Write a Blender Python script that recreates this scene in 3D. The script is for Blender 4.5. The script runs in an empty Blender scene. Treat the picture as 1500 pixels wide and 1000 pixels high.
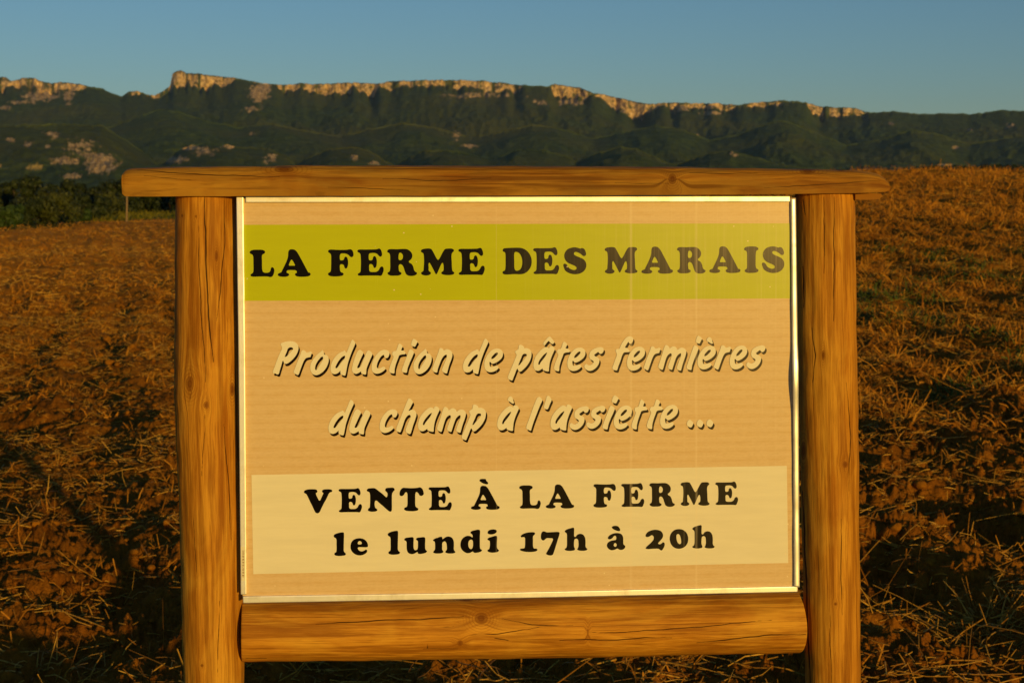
import bpy, math, random
import numpy as np
from mathutils import Vector
from mathutils.geometry import tessellate_polygon

S = bpy.context.scene
COL = S.collection
R = math.radians
rng = np.random.default_rng(7)
random.seed(7)

# ------------------------------------------------------------------ camera, sky, sun, exposure
EYE = 1.72                 # eye height
F = 50 / 36 * 1500         # focal length in photo pixels (1500 wide)
HOR = 285                  # photo row of the horizon
cam = bpy.data.cameras.new("camera"); camo = bpy.data.objects.new("camera", cam); COL.objects.link(camo)
camo.location = (0, 0, EYE); camo.rotation_euler = (R(90), 0, 0)
cam.lens = 50; cam.sensor_width = 36
cam.shift_y = -(500 - HOR) / 1500
cam.clip_start = 0.05; cam.clip_end = 60000
cam.dof.use_dof = True; cam.dof.focus_distance = 2.15; cam.dof.aperture_fstop = 16
S.camera = camo

SUN_EL, SUN_AZ = 6.0, 152.0          # azimuth clockwise from +Y: low sun behind the camera, to the right
W = bpy.data.worlds.new("World"); S.world = W; W.use_nodes = True
wn, wl = W.node_tree.nodes, W.node_tree.links
sky = wn.new("ShaderNodeTexSky"); sky.sky_type = 'NISHITA'; sky.sun_disc = False
sky.sun_elevation = R(SUN_EL); sky.sun_rotation = R(SUN_AZ)
sky.air_density = 1.0; sky.dust_density = 0.0; sky.ozone_density = 3.5; sky.altitude = 0
bg = [n for n in wn if n.type == 'BACKGROUND'][0]
wl.new(sky.outputs[0], bg.inputs[0]); bg.inputs[1].default_value = 0.10
sl = bpy.data.lights.new("sun", 'SUN'); sl.energy = 3.75; sl.color = (1.0, 0.63, 0.125); sl.angle = R(0.5)
so = bpy.data.objects.new("sun", sl); COL.objects.link(so)
sdir = Vector((math.cos(R(SUN_EL)) * math.sin(R(SUN_AZ)), math.cos(R(SUN_EL)) * math.cos(R(SUN_AZ)), math.sin(R(SUN_EL))))
so.rotation_euler = sdir.to_track_quat('Z', 'Y').to_euler()
S.view_settings.view_transform = 'Standard'; S.view_settings.look = 'None'
S.view_settings.exposure = 0; S.view_settings.gamma = 1
S.cycles.max_bounces = 6; S.cycles.use_denoising = True

# ------------------------------------------------------------------ noise
def _h(ix, iy, seed):
    h = (ix.astype(np.int64) * 374761393 + iy.astype(np.int64) * 668265263 + seed * 974711) & 0xffffffff
    h = ((h ^ (h >> 13)) * 1274126177) & 0xffffffff
    h = ((h ^ (h >> 16)) * 2246822519) & 0xffffffff
    return ((h ^ (h >> 15)) & 0xffffff) / float(0xffffff)

def noise(x, y, seed=0):                                  # value-gradient noise, about -1..1
    x = np.asarray(x, float); y = np.asarray(y, float)
    ix = np.floor(x); iy = np.floor(y); fx = x - ix; fy = y - iy
    ux = fx * fx * fx * (fx * (fx * 6 - 15) + 10); uy = fy * fy * fy * (fy * (fy * 6 - 15) + 10)
    def g(a, b):
        t = _h(ix + a, iy + b, seed) * 2 * math.pi
        return np.cos(t) * (fx - a) + np.sin(t) * (fy - b)
    n0 = g(0, 0) * (1 - ux) + g(1, 0) * ux
    n1 = g(0, 1) * (1 - ux) + g(1, 1) * ux
    return (n0 * (1 - uy) + n1 * uy) * 1.5

def fbm(x, y, o=4, seed=0, gain=.5):
    s = 0; a = 1.0; k = 1.0
    for i in range(o):
        s = s + a * noise(x * k, y * k, seed + i * 17); a *= gain; k *= 2.03
    return s

def cells(x, y, seed=0):                                  # distance to the nearest cell point, and that cell's random number
    ix = np.floor(x); iy = np.floor(y)
    best = np.full(x.shape, 9.0); rid = np.zeros(x.shape)
    for a in (-1, 0, 1):
        for b in (-1, 0, 1):
            px = ix + a + _h(ix + a, iy + b, seed); py = iy + b + _h(ix + a, iy + b, seed + 5)
            d = np.hypot(px - x, py - y); m = d < best
            best = np.where(m, d, best); rid = np.where(m, _h(ix + a, iy + b, seed + 9), rid)
    return best, rid

def sstep(a, b, x):
    t = np.clip((x - a) / (b - a), 0, 1); return t * t * (3 - 2 * t)

# ------------------------------------------------------------------ mesh helpers
def mesh_np(name, V, Q, mat, parent=None, smooth=True, attrs=None):
    """V (n,3) world coordinates, Q (m,k) faces of equal size"""
    V = np.asarray(V, np.float32); Q = np.asarray(Q, np.int32)
    if parent is not None: V = V - np.array(parent_loc(parent), np.float32)
    me = bpy.data.meshes.new(name)
    k = Q.shape[1]
    me.vertices.add(len(V)); me.vertices.foreach_set("co", V.ravel())
    me.loops.add(Q.size); me.loops.foreach_set("vertex_index", Q.ravel())
    me.polygons.add(len(Q)); me.polygons.foreach_set("loop_start", np.arange(0, Q.size, k, dtype=np.int32))
    me.polygons.foreach_set("loop_total", np.full(len(Q), k, np.int32))
    if smooth: me.polygons.foreach_set("use_smooth", np.ones(len(Q), bool))
    me.update(calc_edges=True)
    for an, (ty, arr) in (attrs or {}).items():
        at_ = me.attributes.new(an, ty, 'POINT')
        arr = np.asarray(arr, np.float32)
        at_.data.foreach_set({'FLOAT': 'value', 'FLOAT_VECTOR': 'vector', 'FLOAT_COLOR': 'color'}[ty], arr.ravel())
    me.validate()
    if mat: me.materials.append(mat)
    o = bpy.data.objects.new(name, me); COL.objects.link(o)
    if parent is not None: o.parent = parent
    return o

def parent_loc(p):
    l = Vector((0, 0, 0))
    while p is not None:
        l += Vector(p.location); p = p.parent
    return tuple(l)

def mesh_py(name, V, faces, mat, parent=None, smooth=False):
    off = Vector(parent_loc(parent)) if parent else Vector((0, 0, 0))
    me = bpy.data.meshes.new(name)
    me.from_pydata([tuple(Vector(v) - off) for v in V], [], faces); me.validate(); me.update()
    if smooth:
        for p in me.polygons: p.use_smooth = True
    me.materials.append(mat)
    o = bpy.data.objects.new(name, me); COL.objects.link(o)
    if parent: o.parent = parent
    return o

def grid_faces(nr, nc, wrap=False):
    c = nc if wrap else nc - 1
    i, j = np.meshgrid(np.arange(nr - 1), np.arange(c), indexing='ij')
    j2 = (j + 1) % nc
    return np.stack([i * nc + j, i * nc + j2, (i + 1) * nc + j2, (i + 1) * nc + j], -1).reshape(-1, 4)

def tag(o, label=None, cat=None, group=None, kind=None):
    if label: o['label'] = label
    if cat: o['category'] = cat
    if group: o['group'] = group
    if kind: o['kind'] = kind
    return o

def empty(name, loc):
    o = bpy.data.objects.new(name, None); o.empty_display_size = .2; COL.objects.link(o); o.location = loc
    return o

# ------------------------------------------------------------------ node helpers
class NT:
    def __init__(s, name):
        s.m = bpy.data.materials.new(name); s.m.use_nodes = True
        s.t = s.m.node_tree; s.n = s.t.nodes; s.b = s.n['Principled BSDF']
    def add(s, ty, ins=None, **kw):
        n = s.n.new(ty)
        for k, v in kw.items(): setattr(n, k, v)
        for k, v in (ins or {}).items(): s.put(n.inputs[k], v)
        return n
    def put(s, sock, v):
        if isinstance(v, bpy.types.NodeSocket): s.t.links.new(v, sock)
        elif isinstance(v, (tuple, list)) and sock.type == 'RGBA': sock.default_value = (*v[:3], 1)
        else: sock.default_value = v
    def math(s, op, a, b=0.0, c=0.0, clamp=False):
        n = s.add('ShaderNodeMath', operation=op, use_clamp=clamp)
        s.put(n.inputs[0], a); s.put(n.inputs[1], b); s.put(n.inputs[2], c); return n.outputs[0]
    def mix(s, f, a, b, mode='MIX'):
        n = s.add('ShaderNodeMix', data_type='RGBA', blend_type=mode)
        s.put(n.inputs[0], f); s.put(n.inputs[6], a); s.put(n.inputs[7], b); return n.outputs[2]
    def ramp(s, f, stops, interp='LINEAR'):
        n = s.add('ShaderNodeValToRGB'); s.put(n.inputs[0], f); cr = n.color_ramp; cr.interpolation = interp
        while len(cr.elements) > len(stops): cr.elements.remove(cr.elements[-1])
        while len(cr.elements) < len(stops): cr.elements.new(1)
        for e, (p, c) in zip(cr.elements, stops):
            e.position = p; e.color = (*c[:3], 1) if isinstance(c, (tuple, list)) else (c, c, c, 1)
        return n.outputs[0]
    def noise(s, vec, scale, detail=3, rough=.5, dist=0.0):
        n = s.add('ShaderNodeTexNoise', {'Scale': scale, 'Detail': detail, 'Roughness': rough, 'Distortion': dist})
        if vec is not None: s.put(n.inputs['Vector'], vec)
        return n.outputs['Fac']
    def vmul(s, vec, k):
        n = s.add('ShaderNodeVectorMath', operation='MULTIPLY'); s.put(n.inputs[0], vec); n.inputs[1].default_value = k
        return n.outputs[0]
    def attr(s, name, out='Fac'):
        n = s.add('ShaderNodeAttribute'); n.attribute_name = name; return n.outputs[out]
    def pos(s): return s.add('ShaderNodeNewGeometry').outputs['Position']
    def bump(s, h, strength=.5, dist=.01):
        n = s.add('ShaderNodeBump', {'Strength': strength, 'Distance': dist, 'Height': h})
        s.put(s.b.inputs['Normal'], n.outputs[0]); return n
    def fin(s, **kw):
        for k, v in kw.items(): s.put(s.b.inputs[k.replace('_', ' ')], v)
        return s.m

# ------------------------------------------------------------------ the sign's plane: photo pixel -> point on it
YAW = R(4.4); DSIGN = 2.15
NRM = np.array([math.sin(YAW), -math.cos(YAW), 0])        # faces the camera
TAN = np.array([math.cos(YAW), math.sin(YAW), 0])
C0 = np.array([0, 0, EYE])
def at(px, py, d=0.0):
    """point seen at (px, py) on the sign plane moved d metres towards the viewer"""
    u = (px - 750) / F; w = (HOR - py) / F
    t = (DSIGN * math.cos(YAW) - d) / (math.cos(YAW) - u * math.sin(YAW))
    return C0 + t * np.array([u, 1, w])
PXM = DSIGN / F                                            # metres per photo pixel on the sign, about

# ================================================================== GROUND
def base_z(x, y):
    r = np.maximum(np.hypot(x, y), .01)
    s = sstep(-.05, .26, x / np.maximum(y, .5)) * (y > 0)
    up = 2.36 * (np.clip(r, 0, 46) / 46) ** 1.25 * s
    up = up * (1 - sstep(55, 170, r))
    und = .12 * noise(x / 9, y / 9, 3) * sstep(6, 20, r) * (1 - sstep(120, 300, r))
    bank = (.52 + .16 * noise(x / .8, y / .8, 88)) * sstep(2.1, .7, y + .25 * noise(x / .6, y * 0, 89)) * sstep(14, 5, r) * (1 - .9 * sstep(2.5, 3.4, x))
    return up + und + bank                                 # unseen bank under the camera, added and shaped to shade the near ground

def ground_z(x, y, spacing=None):
    r = np.hypot(x, y)
    z = base_z(x, y)
    near = 1 - sstep(70, 105, r)
    sp = spacing if spacing is not None else np.full(np.shape(x), .02)
    def keep(size): return np.clip(size / (2.5 * sp) - .3, 0, 1)
    wx = x + .12 * noise(x * 2.1, y * 2.1, 41); wy = y + .12 * noise(x * 2.1, y * 2.1, 43)
    z = z + near * .075 * fbm(wx * 1.1, wy * 1.1, 3, 5) * keep(.9)
    z = z + near * .030 * fbm(wx * 4.3, wy * 4.3, 4, 8, .6) * keep(.25)
    z = z + near * .026 * fbm(wx * 17, wy * 17, 3, 18, .65) * keep(.07)
    f, rid = cells(wx * 4.2, wy * 4.2, 11)
    z = z + near * keep(.2) * np.clip(.52 - f, 0, 1) * .07 * (rid > .6) * rid
    f, rid = cells(wx * 11, wy * 11, 12)
    z = z + near * keep(.09) * np.clip(.5 - f, 0, 1) * .075 * rid
    f, rid = cells(wx * 27, wy * 27, 13)
    z = z + near * keep(.037) * np.clip(.5 - f, 0, 1) * .036 * rid
    a = R(-15); q = x * math.cos(a) - y * math.sin(a)      # drill rows running off to the left
    z = z + near * .035 * np.sin(q * 2 * math.pi / .75 + noise(x * .4, y * .4, 51) * 2) * keep(.4)
    return z

SIGN_X, SIGN_Y = 0.0, DSIGN
def edge_r(x, y): return np.clip(104 + 290 * (x / np.maximum(y, 1) + .24), 62, 112)      # the field ends here on the left

def build_ground():
    half = R(25)
    th = np.concatenate([np.linspace(-math.pi, -half, 50)[:-1], np.linspace(-half, half, 1350), np.linspace(half, math.pi, 50)[1:-1]])
    rr = np.concatenate([[.05, .3, .6, .9, 1.2, 1.5, 1.8, 2.0], np.geomspace(2.2, 115, 1300), np.geomspace(118, 9500, 46)])
    Rg, Tg = np.meshgrid(rr, th, indexing='ij')
    x = Rg * np.sin(Tg); y = Rg * np.cos(Tg)
    dr = np.gradient(rr)[:, None] * np.ones_like(Tg)
    dt = np.gradient(th)[None, :] * Rg
    z = ground_z(x, y, np.maximum(dr, dt) * .8)
    V = np.stack([x, y, z], -1).reshape(-1, 3)
    out = sstep(-1, 1, (Rg - edge_r(x, y))) * sstep(.24, .1, x / np.maximum(y, .5))
    out = np.where(Rg > 130, 1, out)
    weed = sstep(.05, .5, fbm(x / 2.2, y / 2.2, 3, 71)) * sstep(.2, .3, x / np.maximum(y, .5)) * sstep(8, 11, Rg) * sstep(30, 20, Rg)
    return mesh_np('field', V, grid_faces(len(rr), len(th), True), M_ground, attrs={
        'verge': ('FLOAT', out.ravel()), 'weed': ('FLOAT', weed.ravel()), 'dist': ('FLOAT', Rg.ravel())})

def mat_ground():
    t = NT('ploughed_soil'); p = t.pos()
    n1 = t.noise(p, 1.3, 4, .6); n2 = t.noise(p, 14, 5, .65); n3 = t.noise(p, 90, 3, .6)
    soil = t.ramp(n2, [(.3, (.10, .038, .010)), (.5, (.20, .078, .020)), (.72, (.32, .135, .035))])
    soil = t.mix(t.ramp(n1, [(.42, 0.0), (.62, .55)]), soil, (.26, .12, .03))
    chaff = t.ramp(t.noise(t.vmul(p, (55, 90, 70)), 1.0, 3, .7, 1.5), [(.60, 0.0), (.68, 1.0)])
    soil = t.mix(t.math('MULTIPLY', chaff, .55), soil, (.45, .23, .055))
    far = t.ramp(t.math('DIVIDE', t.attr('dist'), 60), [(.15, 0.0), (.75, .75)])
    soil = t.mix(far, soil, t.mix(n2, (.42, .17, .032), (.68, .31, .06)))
    soil = t.mix(t.math('MULTIPLY', t.attr('weed'), t.ramp(n2, [(.45, 0.0), (.6, .8)])), soil, (.07, .085, .02))
    grass = t.ramp(t.noise(p, .25, 4, .6), [(.35, (.05, .065, .012)), (.65, (.10, .10, .022))])
    soil = t.mix(1.0, soil, (1.03, .90, .33), 'MULTIPLY')
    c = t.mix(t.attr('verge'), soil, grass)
    t.bump(t.math('ADD', n2, t.math('MULTIPLY', n3, .5)), .9, .018)
    return t.fin(Base_Color=c, Roughness=.95, Specular_IOR_Level=.03)

# ================================================================== MATERIALS
def mat_wood(name, tone=1.0, weather=0.0):
    t = NT(name)
    g = t.attr('grain', 'Vector')
    def gs(a, b): return t.vmul(g, (a, b, 1))
    big = t.noise(gs(2.2, 30), 1, 4, .6, .35)                # broad tongues of early and late wood
    fine = t.noise(gs(11, 420), 1, 5, .7)
    mid = t.noise(gs(4, 95), 1, 4, .62, .4)
    blot = t.noise(gs(6, 14), 1, 3, .6, 1.0)
    k = lambda c: tuple(v * tone for v in c); dk = .62
    c = t.ramp(blot, [(.3, k((.45, .208, .048))), (.5, k((.53, .262, .070))), (.7, k((.61, .33, .105)))])
    c = t.mix(t.ramp(big, [(.355, .65), (.385, .38), (.46, .10), (.475, 0.0)]), c, k((.29, .095, .014)))
    c = t.mix(t.ramp(big, [(.535, 0.0), (.55, .42), (.60, .12), (.625, .5), (.66, .7)]), c, k((.29, .112, .018)))
    c = t.mix(t.ramp(mid, [(.40, .7), (.55, 0.0)]), c, k((.22, .080, .013)))
    c = t.mix(t.ramp(fine, [(.38, .6), (.46, 0.0)]), c, k((.21, .080, .014)))
    lines = t.noise(gs(1.6, 210), 1, 2, .5)
    c = t.mix(t.ramp(lines, [(.30, .6), (.35, 0.0)]), c, k((.16, .055, .009)))
    c = t.mix(t.ramp(fine, [(.55, 0.0), (.72, .5)]), c, k((.66, .40, .14)))
    c = t.mix(t.ramp(blot, [(.52, 0.0), (.68, .35)]), c, k((.56, .32, .095)))
    if weather:
        grey = t.noise(gs(5, 40), 1, 4, .7, .8)
        c = t.mix(t.ramp(grey, [(.42, 0.0), (.66, weather)]), c, (.25, .15, .065))
        c = t.mix(t.ramp(t.noise(gs(2.2, 150), 1, 3, .6), [(.36, .75), (.44, 0.0)]), c, (.12, .048, .012))
    kn = t.attr('knot')                                     # 0 at a knot's heart, 1 at its rim
    rings = t.math('SINE', t.math('MULTIPLY', t.math('ADD', kn, t.math('MULTIPLY', mid, .35)), 15))
    ringm = t.math('MULTIPLY', t.ramp(rings, [(.35, 0.0), (.8, 1.0)]), t.ramp(t.math('DIVIDE', kn, 4), [(.2, .55), (.75, 0.0)]))
    c = t.mix(ringm, c, k((.22, .078, .013)))
    c = t.mix(t.ramp(kn, [(.35, .8), (.7, .45), (1.05, 0.0)]), c, k((.14, .042, .008)))
    ck = t.attr('crack')
    c = t.mix(t.ramp(ck, [(.2, 0.0), (.8, .95)]), c, (.030, .011, .003))
    c = t.mix(1.0, c, (1.05, .955, .32), 'MULTIPLY')
    h = t.math('ADD', t.math('MULTIPLY', mid, .5), t.math('MULTIPLY', fine, .3))
    t.bump(h, .85, .003)
    return t.fin(Base_Color=c, Roughness=t.ramp(mid, [(.3, .55), (.7, .7)]), Specular_IOR_Level=.09)

SX = [at(925, 500)[0], at(1021, 500)[0], at(727, 500)[0], at(1003, 500)[0], at(1138, 500)[0]]
def acrylic(t, c, dust_glare=(.85, .72, .5)):
    """clear scratched cover: dusty run-down streaks, fine scratches, painted sun glare and a broad gloss"""
    p = t.pos(); sep = t.add('ShaderNodeSeparateXYZ', {0: p}); x, z = sep.outputs[0], sep.outputs[2]
    m = None
    for sx, wd, am in ((SX[0], .0030, .30), (SX[1], .0026, .27), (SX[2], .0009, .20), (SX[3], .0010, .14), (SX[4], .0008, .16)):
        wob = t.math('MULTIPLY', t.math('SUBTRACT', t.noise(t.vmul(p, (0, 0, 14)), 1, 2), .5), .002)
        d = t.math('ABSOLUTE', t.math('SUBTRACT', t.math('ADD', x, wob), float(sx)))
        k = t.math('MULTIPLY', t.math('SUBTRACT', 1, t.math('DIVIDE', d, wd), clamp=True), am)
        k = t.math('MULTIPLY', k, t.ramp(t.noise(t.vmul(p, (300, 300, 9)), 1, 3), [(.3, .35), (.6, 1.0)]))
        m = k if m is None else t.math('ADD', m, k)
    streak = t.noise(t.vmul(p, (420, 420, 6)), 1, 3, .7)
    glare = t.ramp(t.math('MULTIPLY_ADD', x, 1.1, .5), [(.45, 0.0), (1.0, 1.0)])   # sun glare painted into the colour, strongest towards the upper right
    glare = t.math('MULTIPLY', glare, t.ramp(t.math('SUBTRACT', z, .9), [(.36, .22), (.62, .62), (.74, 1.35)]))
    m = t.math('ADD', m, t.math('MULTIPLY', t.math('ADD', t.ramp(streak, [(.5, .07), (.75, .20)]), t.math('MULTIPLY', t.noise(t.vmul(p, (7, 7, 5)), 1, 3), .14)), glare))
    spots = t.add('ShaderNodeTexVoronoi', {'Vector': p, 'Scale': 46.0}); spots.feature = 'F1'
    sp = t.math('MULTIPLY', t.ramp(spots.outputs['Distance'], [(.035, 1.0), (.06, 0.0)]), t.ramp(spots.outputs['Color'], [(.5, 0.0), (.52, .8)], 'CONSTANT'))
    m = t.math('ADD', m, sp, clamp=True)
    c = t.mix(m, c, dust_glare)
    rough = t.math('MULTIPLY_ADD', streak, .08, .22)
    hb = t.add('ShaderNodeBump', {'Strength': .05, 'Distance': .0006, 'Height': t.noise(t.vmul(p, (900, 900, 40)), 1, 2)})
    t.put(t.b.inputs['Normal'], hb.outputs[0])
    return t.fin(Base_Color=c, Roughness=rough, Specular_IOR_Level=.18)

def mat_kraft():
    t = NT('kraft_print'); p = t.pos()
    sep = t.add('ShaderNodeSeparateXYZ', {0: p}); z = sep.outputs[2]
    warp = t.math('MULTIPLY', t.math('SUBTRACT', t.noise(t.vmul(p, (5, 5, 9)), 1, 3), .5), .0035)
    w = t.math('SINE', t.math('MULTIPLY', t.math('ADD', z, warp), 2 * math.pi / .0135))
    w2 = t.math('SINE', t.math('MULTIPLY', t.math('ADD', z, warp), 2 * math.pi / .0047))
    n = t.noise(t.vmul(p, (38, 38, 150)), 1, 5, .7)
    f = t.math('ADD', t.math('MULTIPLY_ADD', w, .10, .5), t.math('MULTIPLY', w2, .05))
    f = t.math('MULTIPLY', f, t.math('MULTIPLY_ADD', n, 1.3, .25))
    c = t.ramp(f, [(.2, (.71, .53, .31)), (.5, (.675, .485, .265)), (.8, (.61, .405, .185))])
    c = t.mix(t.ramp(t.noise(t.vmul(p, (160, 160, 500)), 1, 2), [(.35, .14), (.55, 0.0)]), c, (.46, .30, .13))
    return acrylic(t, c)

def mat_print(name, col, mottle=.06):
    t = NT(name); p = t.pos()
    n = t.noise(t.vmul(p, (12, 12, 110)), 1, 4, .6)
    c = t.mix(t.ramp(n, [(.35, 0.0), (.65, 1.0)]), col, tuple(v * (1 - mottle * 2) for v in col))
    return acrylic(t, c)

def mat_metal(metal=.6, r0=.38, r1=.47):
    t = NT('brushed_aluminium'); p = t.pos()
    n = t.noise(t.vmul(p, (30, 30, 30)), 1, 4, .6)
    c = t.ramp(n, [(.3, (.70, .67, .62)), (.5, (.93, .92, .90))])
    f = t.noise(t.vmul(p, (700, 60, 60)), 1, 2)
    t.bump(f, .08, .0006)
    return t.fin(Base_Color=c, Metallic=metal, Roughness=t.ramp(n, [(.3, r1), (.7, r0)]))

def mat_leaf(name, a, b):
    t = NT(name); c = t.mix(t.attr('tint'), a, b)
    return t.fin(Base_Color=c, Roughness=.6, Specular_IOR_Level=.25)

def mat_straw(name, a, b, rough=.55):
    t = NT(name); c = t.mix(t.attr('tint'), a, b)
    n = t.noise(t.pos(), 60, 2); c = t.mix(t.ramp(n, [(.4, .35), (.6, 0.0)]), c, tuple(v * .5 for v in a))
    c = t.mix(1.0, c, (1.05, .93, .42), 'MULTIPLY')
    return t.fin(Base_Color=c, Roughness=rough, Specular_IOR_Level=.12)

def mat_hill():
    t = NT('wooded_limestone_hill'); p = t.pos()
    n1 = t.noise(p, .0016, 5, .6); n2 = t.noise(p, .022, 5, .68); n3 = t.noise(p, .06, 3, .6)
    g = t.ramp(n2, [(.3, (.020, .036, .008)), (.5, (.042, .068, .013)), (.7, (.085, .118, .024))])
    g = t.mix(t.ramp(n1, [(.42, 0.0), (.62, .55)]), g, (.090, .088, .020))
    rk = t.ramp(n3, [(.3, (.25, .155, .065)), (.5, (.54, .37, .18)), (.68, (.74, .53, .29))])
    rk = t.mix(t.ramp(t.noise(t.vmul(p, (.05, .05, .004)), 1, 4, .7), [(.36, .7), (.52, 0.0)]), rk, (.13, .10, .055))
    c = t.mix(t.attr('rock'), g, rk)
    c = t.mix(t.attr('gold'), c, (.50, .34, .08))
    t.bump(t.math('ADD', n2, t.math('MULTIPLY', n3, .5)), 1.0, 13.0)
    return t.fin(Base_Color=c, Roughness=.95, Specular_IOR_Level=.05)

def mat_soilclod():
    t = NT('clay_clod'); p = t.pos()
    n = t.noise(p, 30, 4, .65)
    c = t.ramp(n, [(.3, (.13, .045, .004)), (.55, (.26, .10, .008)), (.75, (.37, .155, .014))])
    t.bump(n, .6, .01)
    return t.fin(Base_Color=c, Roughness=.95, Specular_IOR_Level=.03)

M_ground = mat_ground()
M_post = mat_wood('honey_pine', 1.0)
M_rail = mat_wood('golden_pine', 1.06)
M_beam = mat_wood('weathered_pine', .66, .7)
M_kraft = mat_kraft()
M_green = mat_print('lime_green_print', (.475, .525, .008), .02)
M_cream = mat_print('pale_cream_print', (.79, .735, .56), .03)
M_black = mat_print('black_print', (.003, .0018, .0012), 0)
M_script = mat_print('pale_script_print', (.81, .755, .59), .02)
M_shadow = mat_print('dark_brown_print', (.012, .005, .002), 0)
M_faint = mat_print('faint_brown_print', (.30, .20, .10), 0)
M_metal = mat_metal()
M_trim = mat_metal(.6, .33, .42)
M_hill = mat_hill()
M_straw = mat_straw('dry_straw', (.24, .105, .020), (.80, .52, .17))
M_stub = mat_straw('dry_stubble', (.26, .105, .020), (.60, .30, .06), .8)
M_weed = mat_straw('green_weed', (.05, .085, .03), (.12, .17, .06))
M_clod = mat_soilclod()
M_verge = mat_straw('verge_grass_blade', (.07, .080, .012), (.20, .19, .035), .7)

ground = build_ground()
tag(ground, kind='structure')

# ================================================================== MOUNTAINS
def interp(pts, x):
    p = np.array(pts, float); return np.interp(x, p[:, 0], p[:, 1])

def blob(px, py, cx, cy, rx, ry):
    return np.clip(1.25 - np.hypot((px - cx) / rx, (py - cy) / ry), 0, 1)

def ridge(name, sky_pts, cliff_pts, d_crest, d_base, rough, patches, gold=(), nrow=110, gul=.10, jag=1.0, px0=-620, px1=2120, step=1.8, seed=1, scree=None):
    px = np.arange(px0, px1, step); n = len(px)
    ys = interp(sky_pts, px); ck = np.maximum(interp(cliff_pts, px), .8) * 1.15; ck = ck * (1 + (.45 * noise(px / 6, px * 0 + .7, seed + 8) + .35 * noise(px / 15, px * 0 + .2, seed + 7)) * (ck > 3))
    ys = ys + jag * fbm(px / 14, px * 0 + seed, 3, seed) + jag * .7 * noise(px / 4.5, px * 0 + 3.3, seed + 2)
    u = (px - 750) / F
    hc = (HOR - ys) / F * d_crest + EYE                       # crest height
    hb = (HOR - ys - ck) / F * d_crest + EYE                  # foot of the cliff
    kw = np.hanning(61); kw /= kw.sum(); kw2 = np.hanning(15); kw2 /= kw2.sum()
    def smooth(v, w): return np.convolve(np.pad(v, len(w) // 2, mode='edge'), w, 'valid')
    hs, hs2 = smooth(hb, kw), smooth(hb, kw2)
    t = np.linspace(0, 1, nrow)[:, None]
    e1, e2 = sstep(.55, .93, t), sstep(.90, 1.0, t)
    foot = (hs[None, :] * (1 - e1) + hs2[None, :] * e1) * (1 - e2) + hb[None, :] * e2
    D = d_base + (d_crest - d_base) * t
    P = px[None, :] + 0 * t
    wq = P / 120 + .55 * noise(P / 170, t * 2.2, seed + 15) + t * .8
    spur = fbm(wq, t * 2.6, 5, seed + 20)        # spurs and gullies running down
    rid = 1 - np.abs(noise(P / 75 + t * 1.1 + .5 * noise(P / 60, t * 4, seed + 33), t * 2.4, seed + 31)) * 2
    env = np.sin(np.pi * np.clip(t, 0, 1)) ** .8
    sag = .16 * env
    Z = foot * (t ** rough - sag * .5) + smooth(hc, kw)[None, :] * env * gul * (spur * .8 + rid * .3 - .15)
    Z = Z + smooth(hc, kw)[None, :] *   .011 * fbm(P / 9, t * 26, 4, seed + 40) * env
    D = D + (d_crest - d_base) * .03 * spur * env
    rows_D = [D]; rows_Z = [Z]
    k = 9                                                      # the cliff: nearly upright, cut by cracks
    s = np.linspace(0, 1, k + 1)[1:, None]
    butt = 14 * noise(px[None, :] / 6, s * 1.2, seed + 50) + 34 * noise(px[None, :] / 19, s * .4, seed + 51)
    amt = np.clip(ck / 10, .1, 1.6)[None, :]
    rows_D.append(d_crest + s * 26 * amt + butt * amt * np.minimum(1, s * 3)); rows_Z.append(hb + (hc - hb) * s)
    b = np.linspace(0, 1, 8)[1:, None]
    rows_D.append(d_crest + 60 + b * 2600 + 0 * px[None, :]); rows_Z.append(hc[None, :] * (1 - b * .95) + 6 * noise(px[None, :] / 3, b * 4, seed + 60) * (1 - b))
    Dm = np.vstack(rows_D); Zm = np.vstack([r if r.ndim == 2 else r[None, :] for r in rows_Z])
    X = u[None, :] * Dm
    PX = np.repeat(px[None, :], Dm.shape[0], 0); PY = HOR - (Zm - EYE) / Dm * F
    rk = np.zeros(Dm.shape)
    ci = slice(nrow - 1, nrow + k)
    brk = fbm(PX / 9, PY / 5, 3, seed + 70)
    gap = noise(px / 11, px * 0 + 5.5, seed + 81) + .6 * noise(px / 3.7, px * 0 + 1.5, seed + 82)
    rk[ci] = np.clip((ck[None, :] - 2.2) / 2, 0, 1) * sstep(-.72, -.12, brk[ci] + .35 * gap[None, :]) * sstep(-.62, -.25, gap)[None, :] * sstep(1.05, .86, np.linspace(0, 1, k + 1) + .25 * np.maximum(0, -gap[:, None])).T
    for (cx, cy, rx, ry, th) in patches:
        rk = np.maximum(rk, sstep(th, th + .25, blob(PX, PY, cx, cy, rx, ry) * 1.0 + brk * .40 + .14 * noise(PX / 4.5, PY / 2.6, seed + 72) - .22))
    gd = np.zeros(Dm.shape)
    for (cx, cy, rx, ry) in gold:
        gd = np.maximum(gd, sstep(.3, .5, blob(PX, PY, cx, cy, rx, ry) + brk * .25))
    rk[nrow + k + 1:] = 0
    body = rk.copy(); body[nrow - 1:] = 0                     # bare rock breaks into small ledges
    Zm = Zm + body * d_crest * .0013 * (noise(PX / 5, PY / 2.6, seed + 90) + .6 * noise(PX / 2.4, PY / 1.4, seed + 91))
    V = np.stack([X, Dm, Zm], -1).reshape(-1, 3)
    o = mesh_np(name, V, grid_faces(Dm.shape[0], n), M_hill, attrs={'rock': ('FLOAT', rk.ravel()), 'gold': ('FLOAT', gd.ravel())})
    return tag(o, kind='structure')

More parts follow.
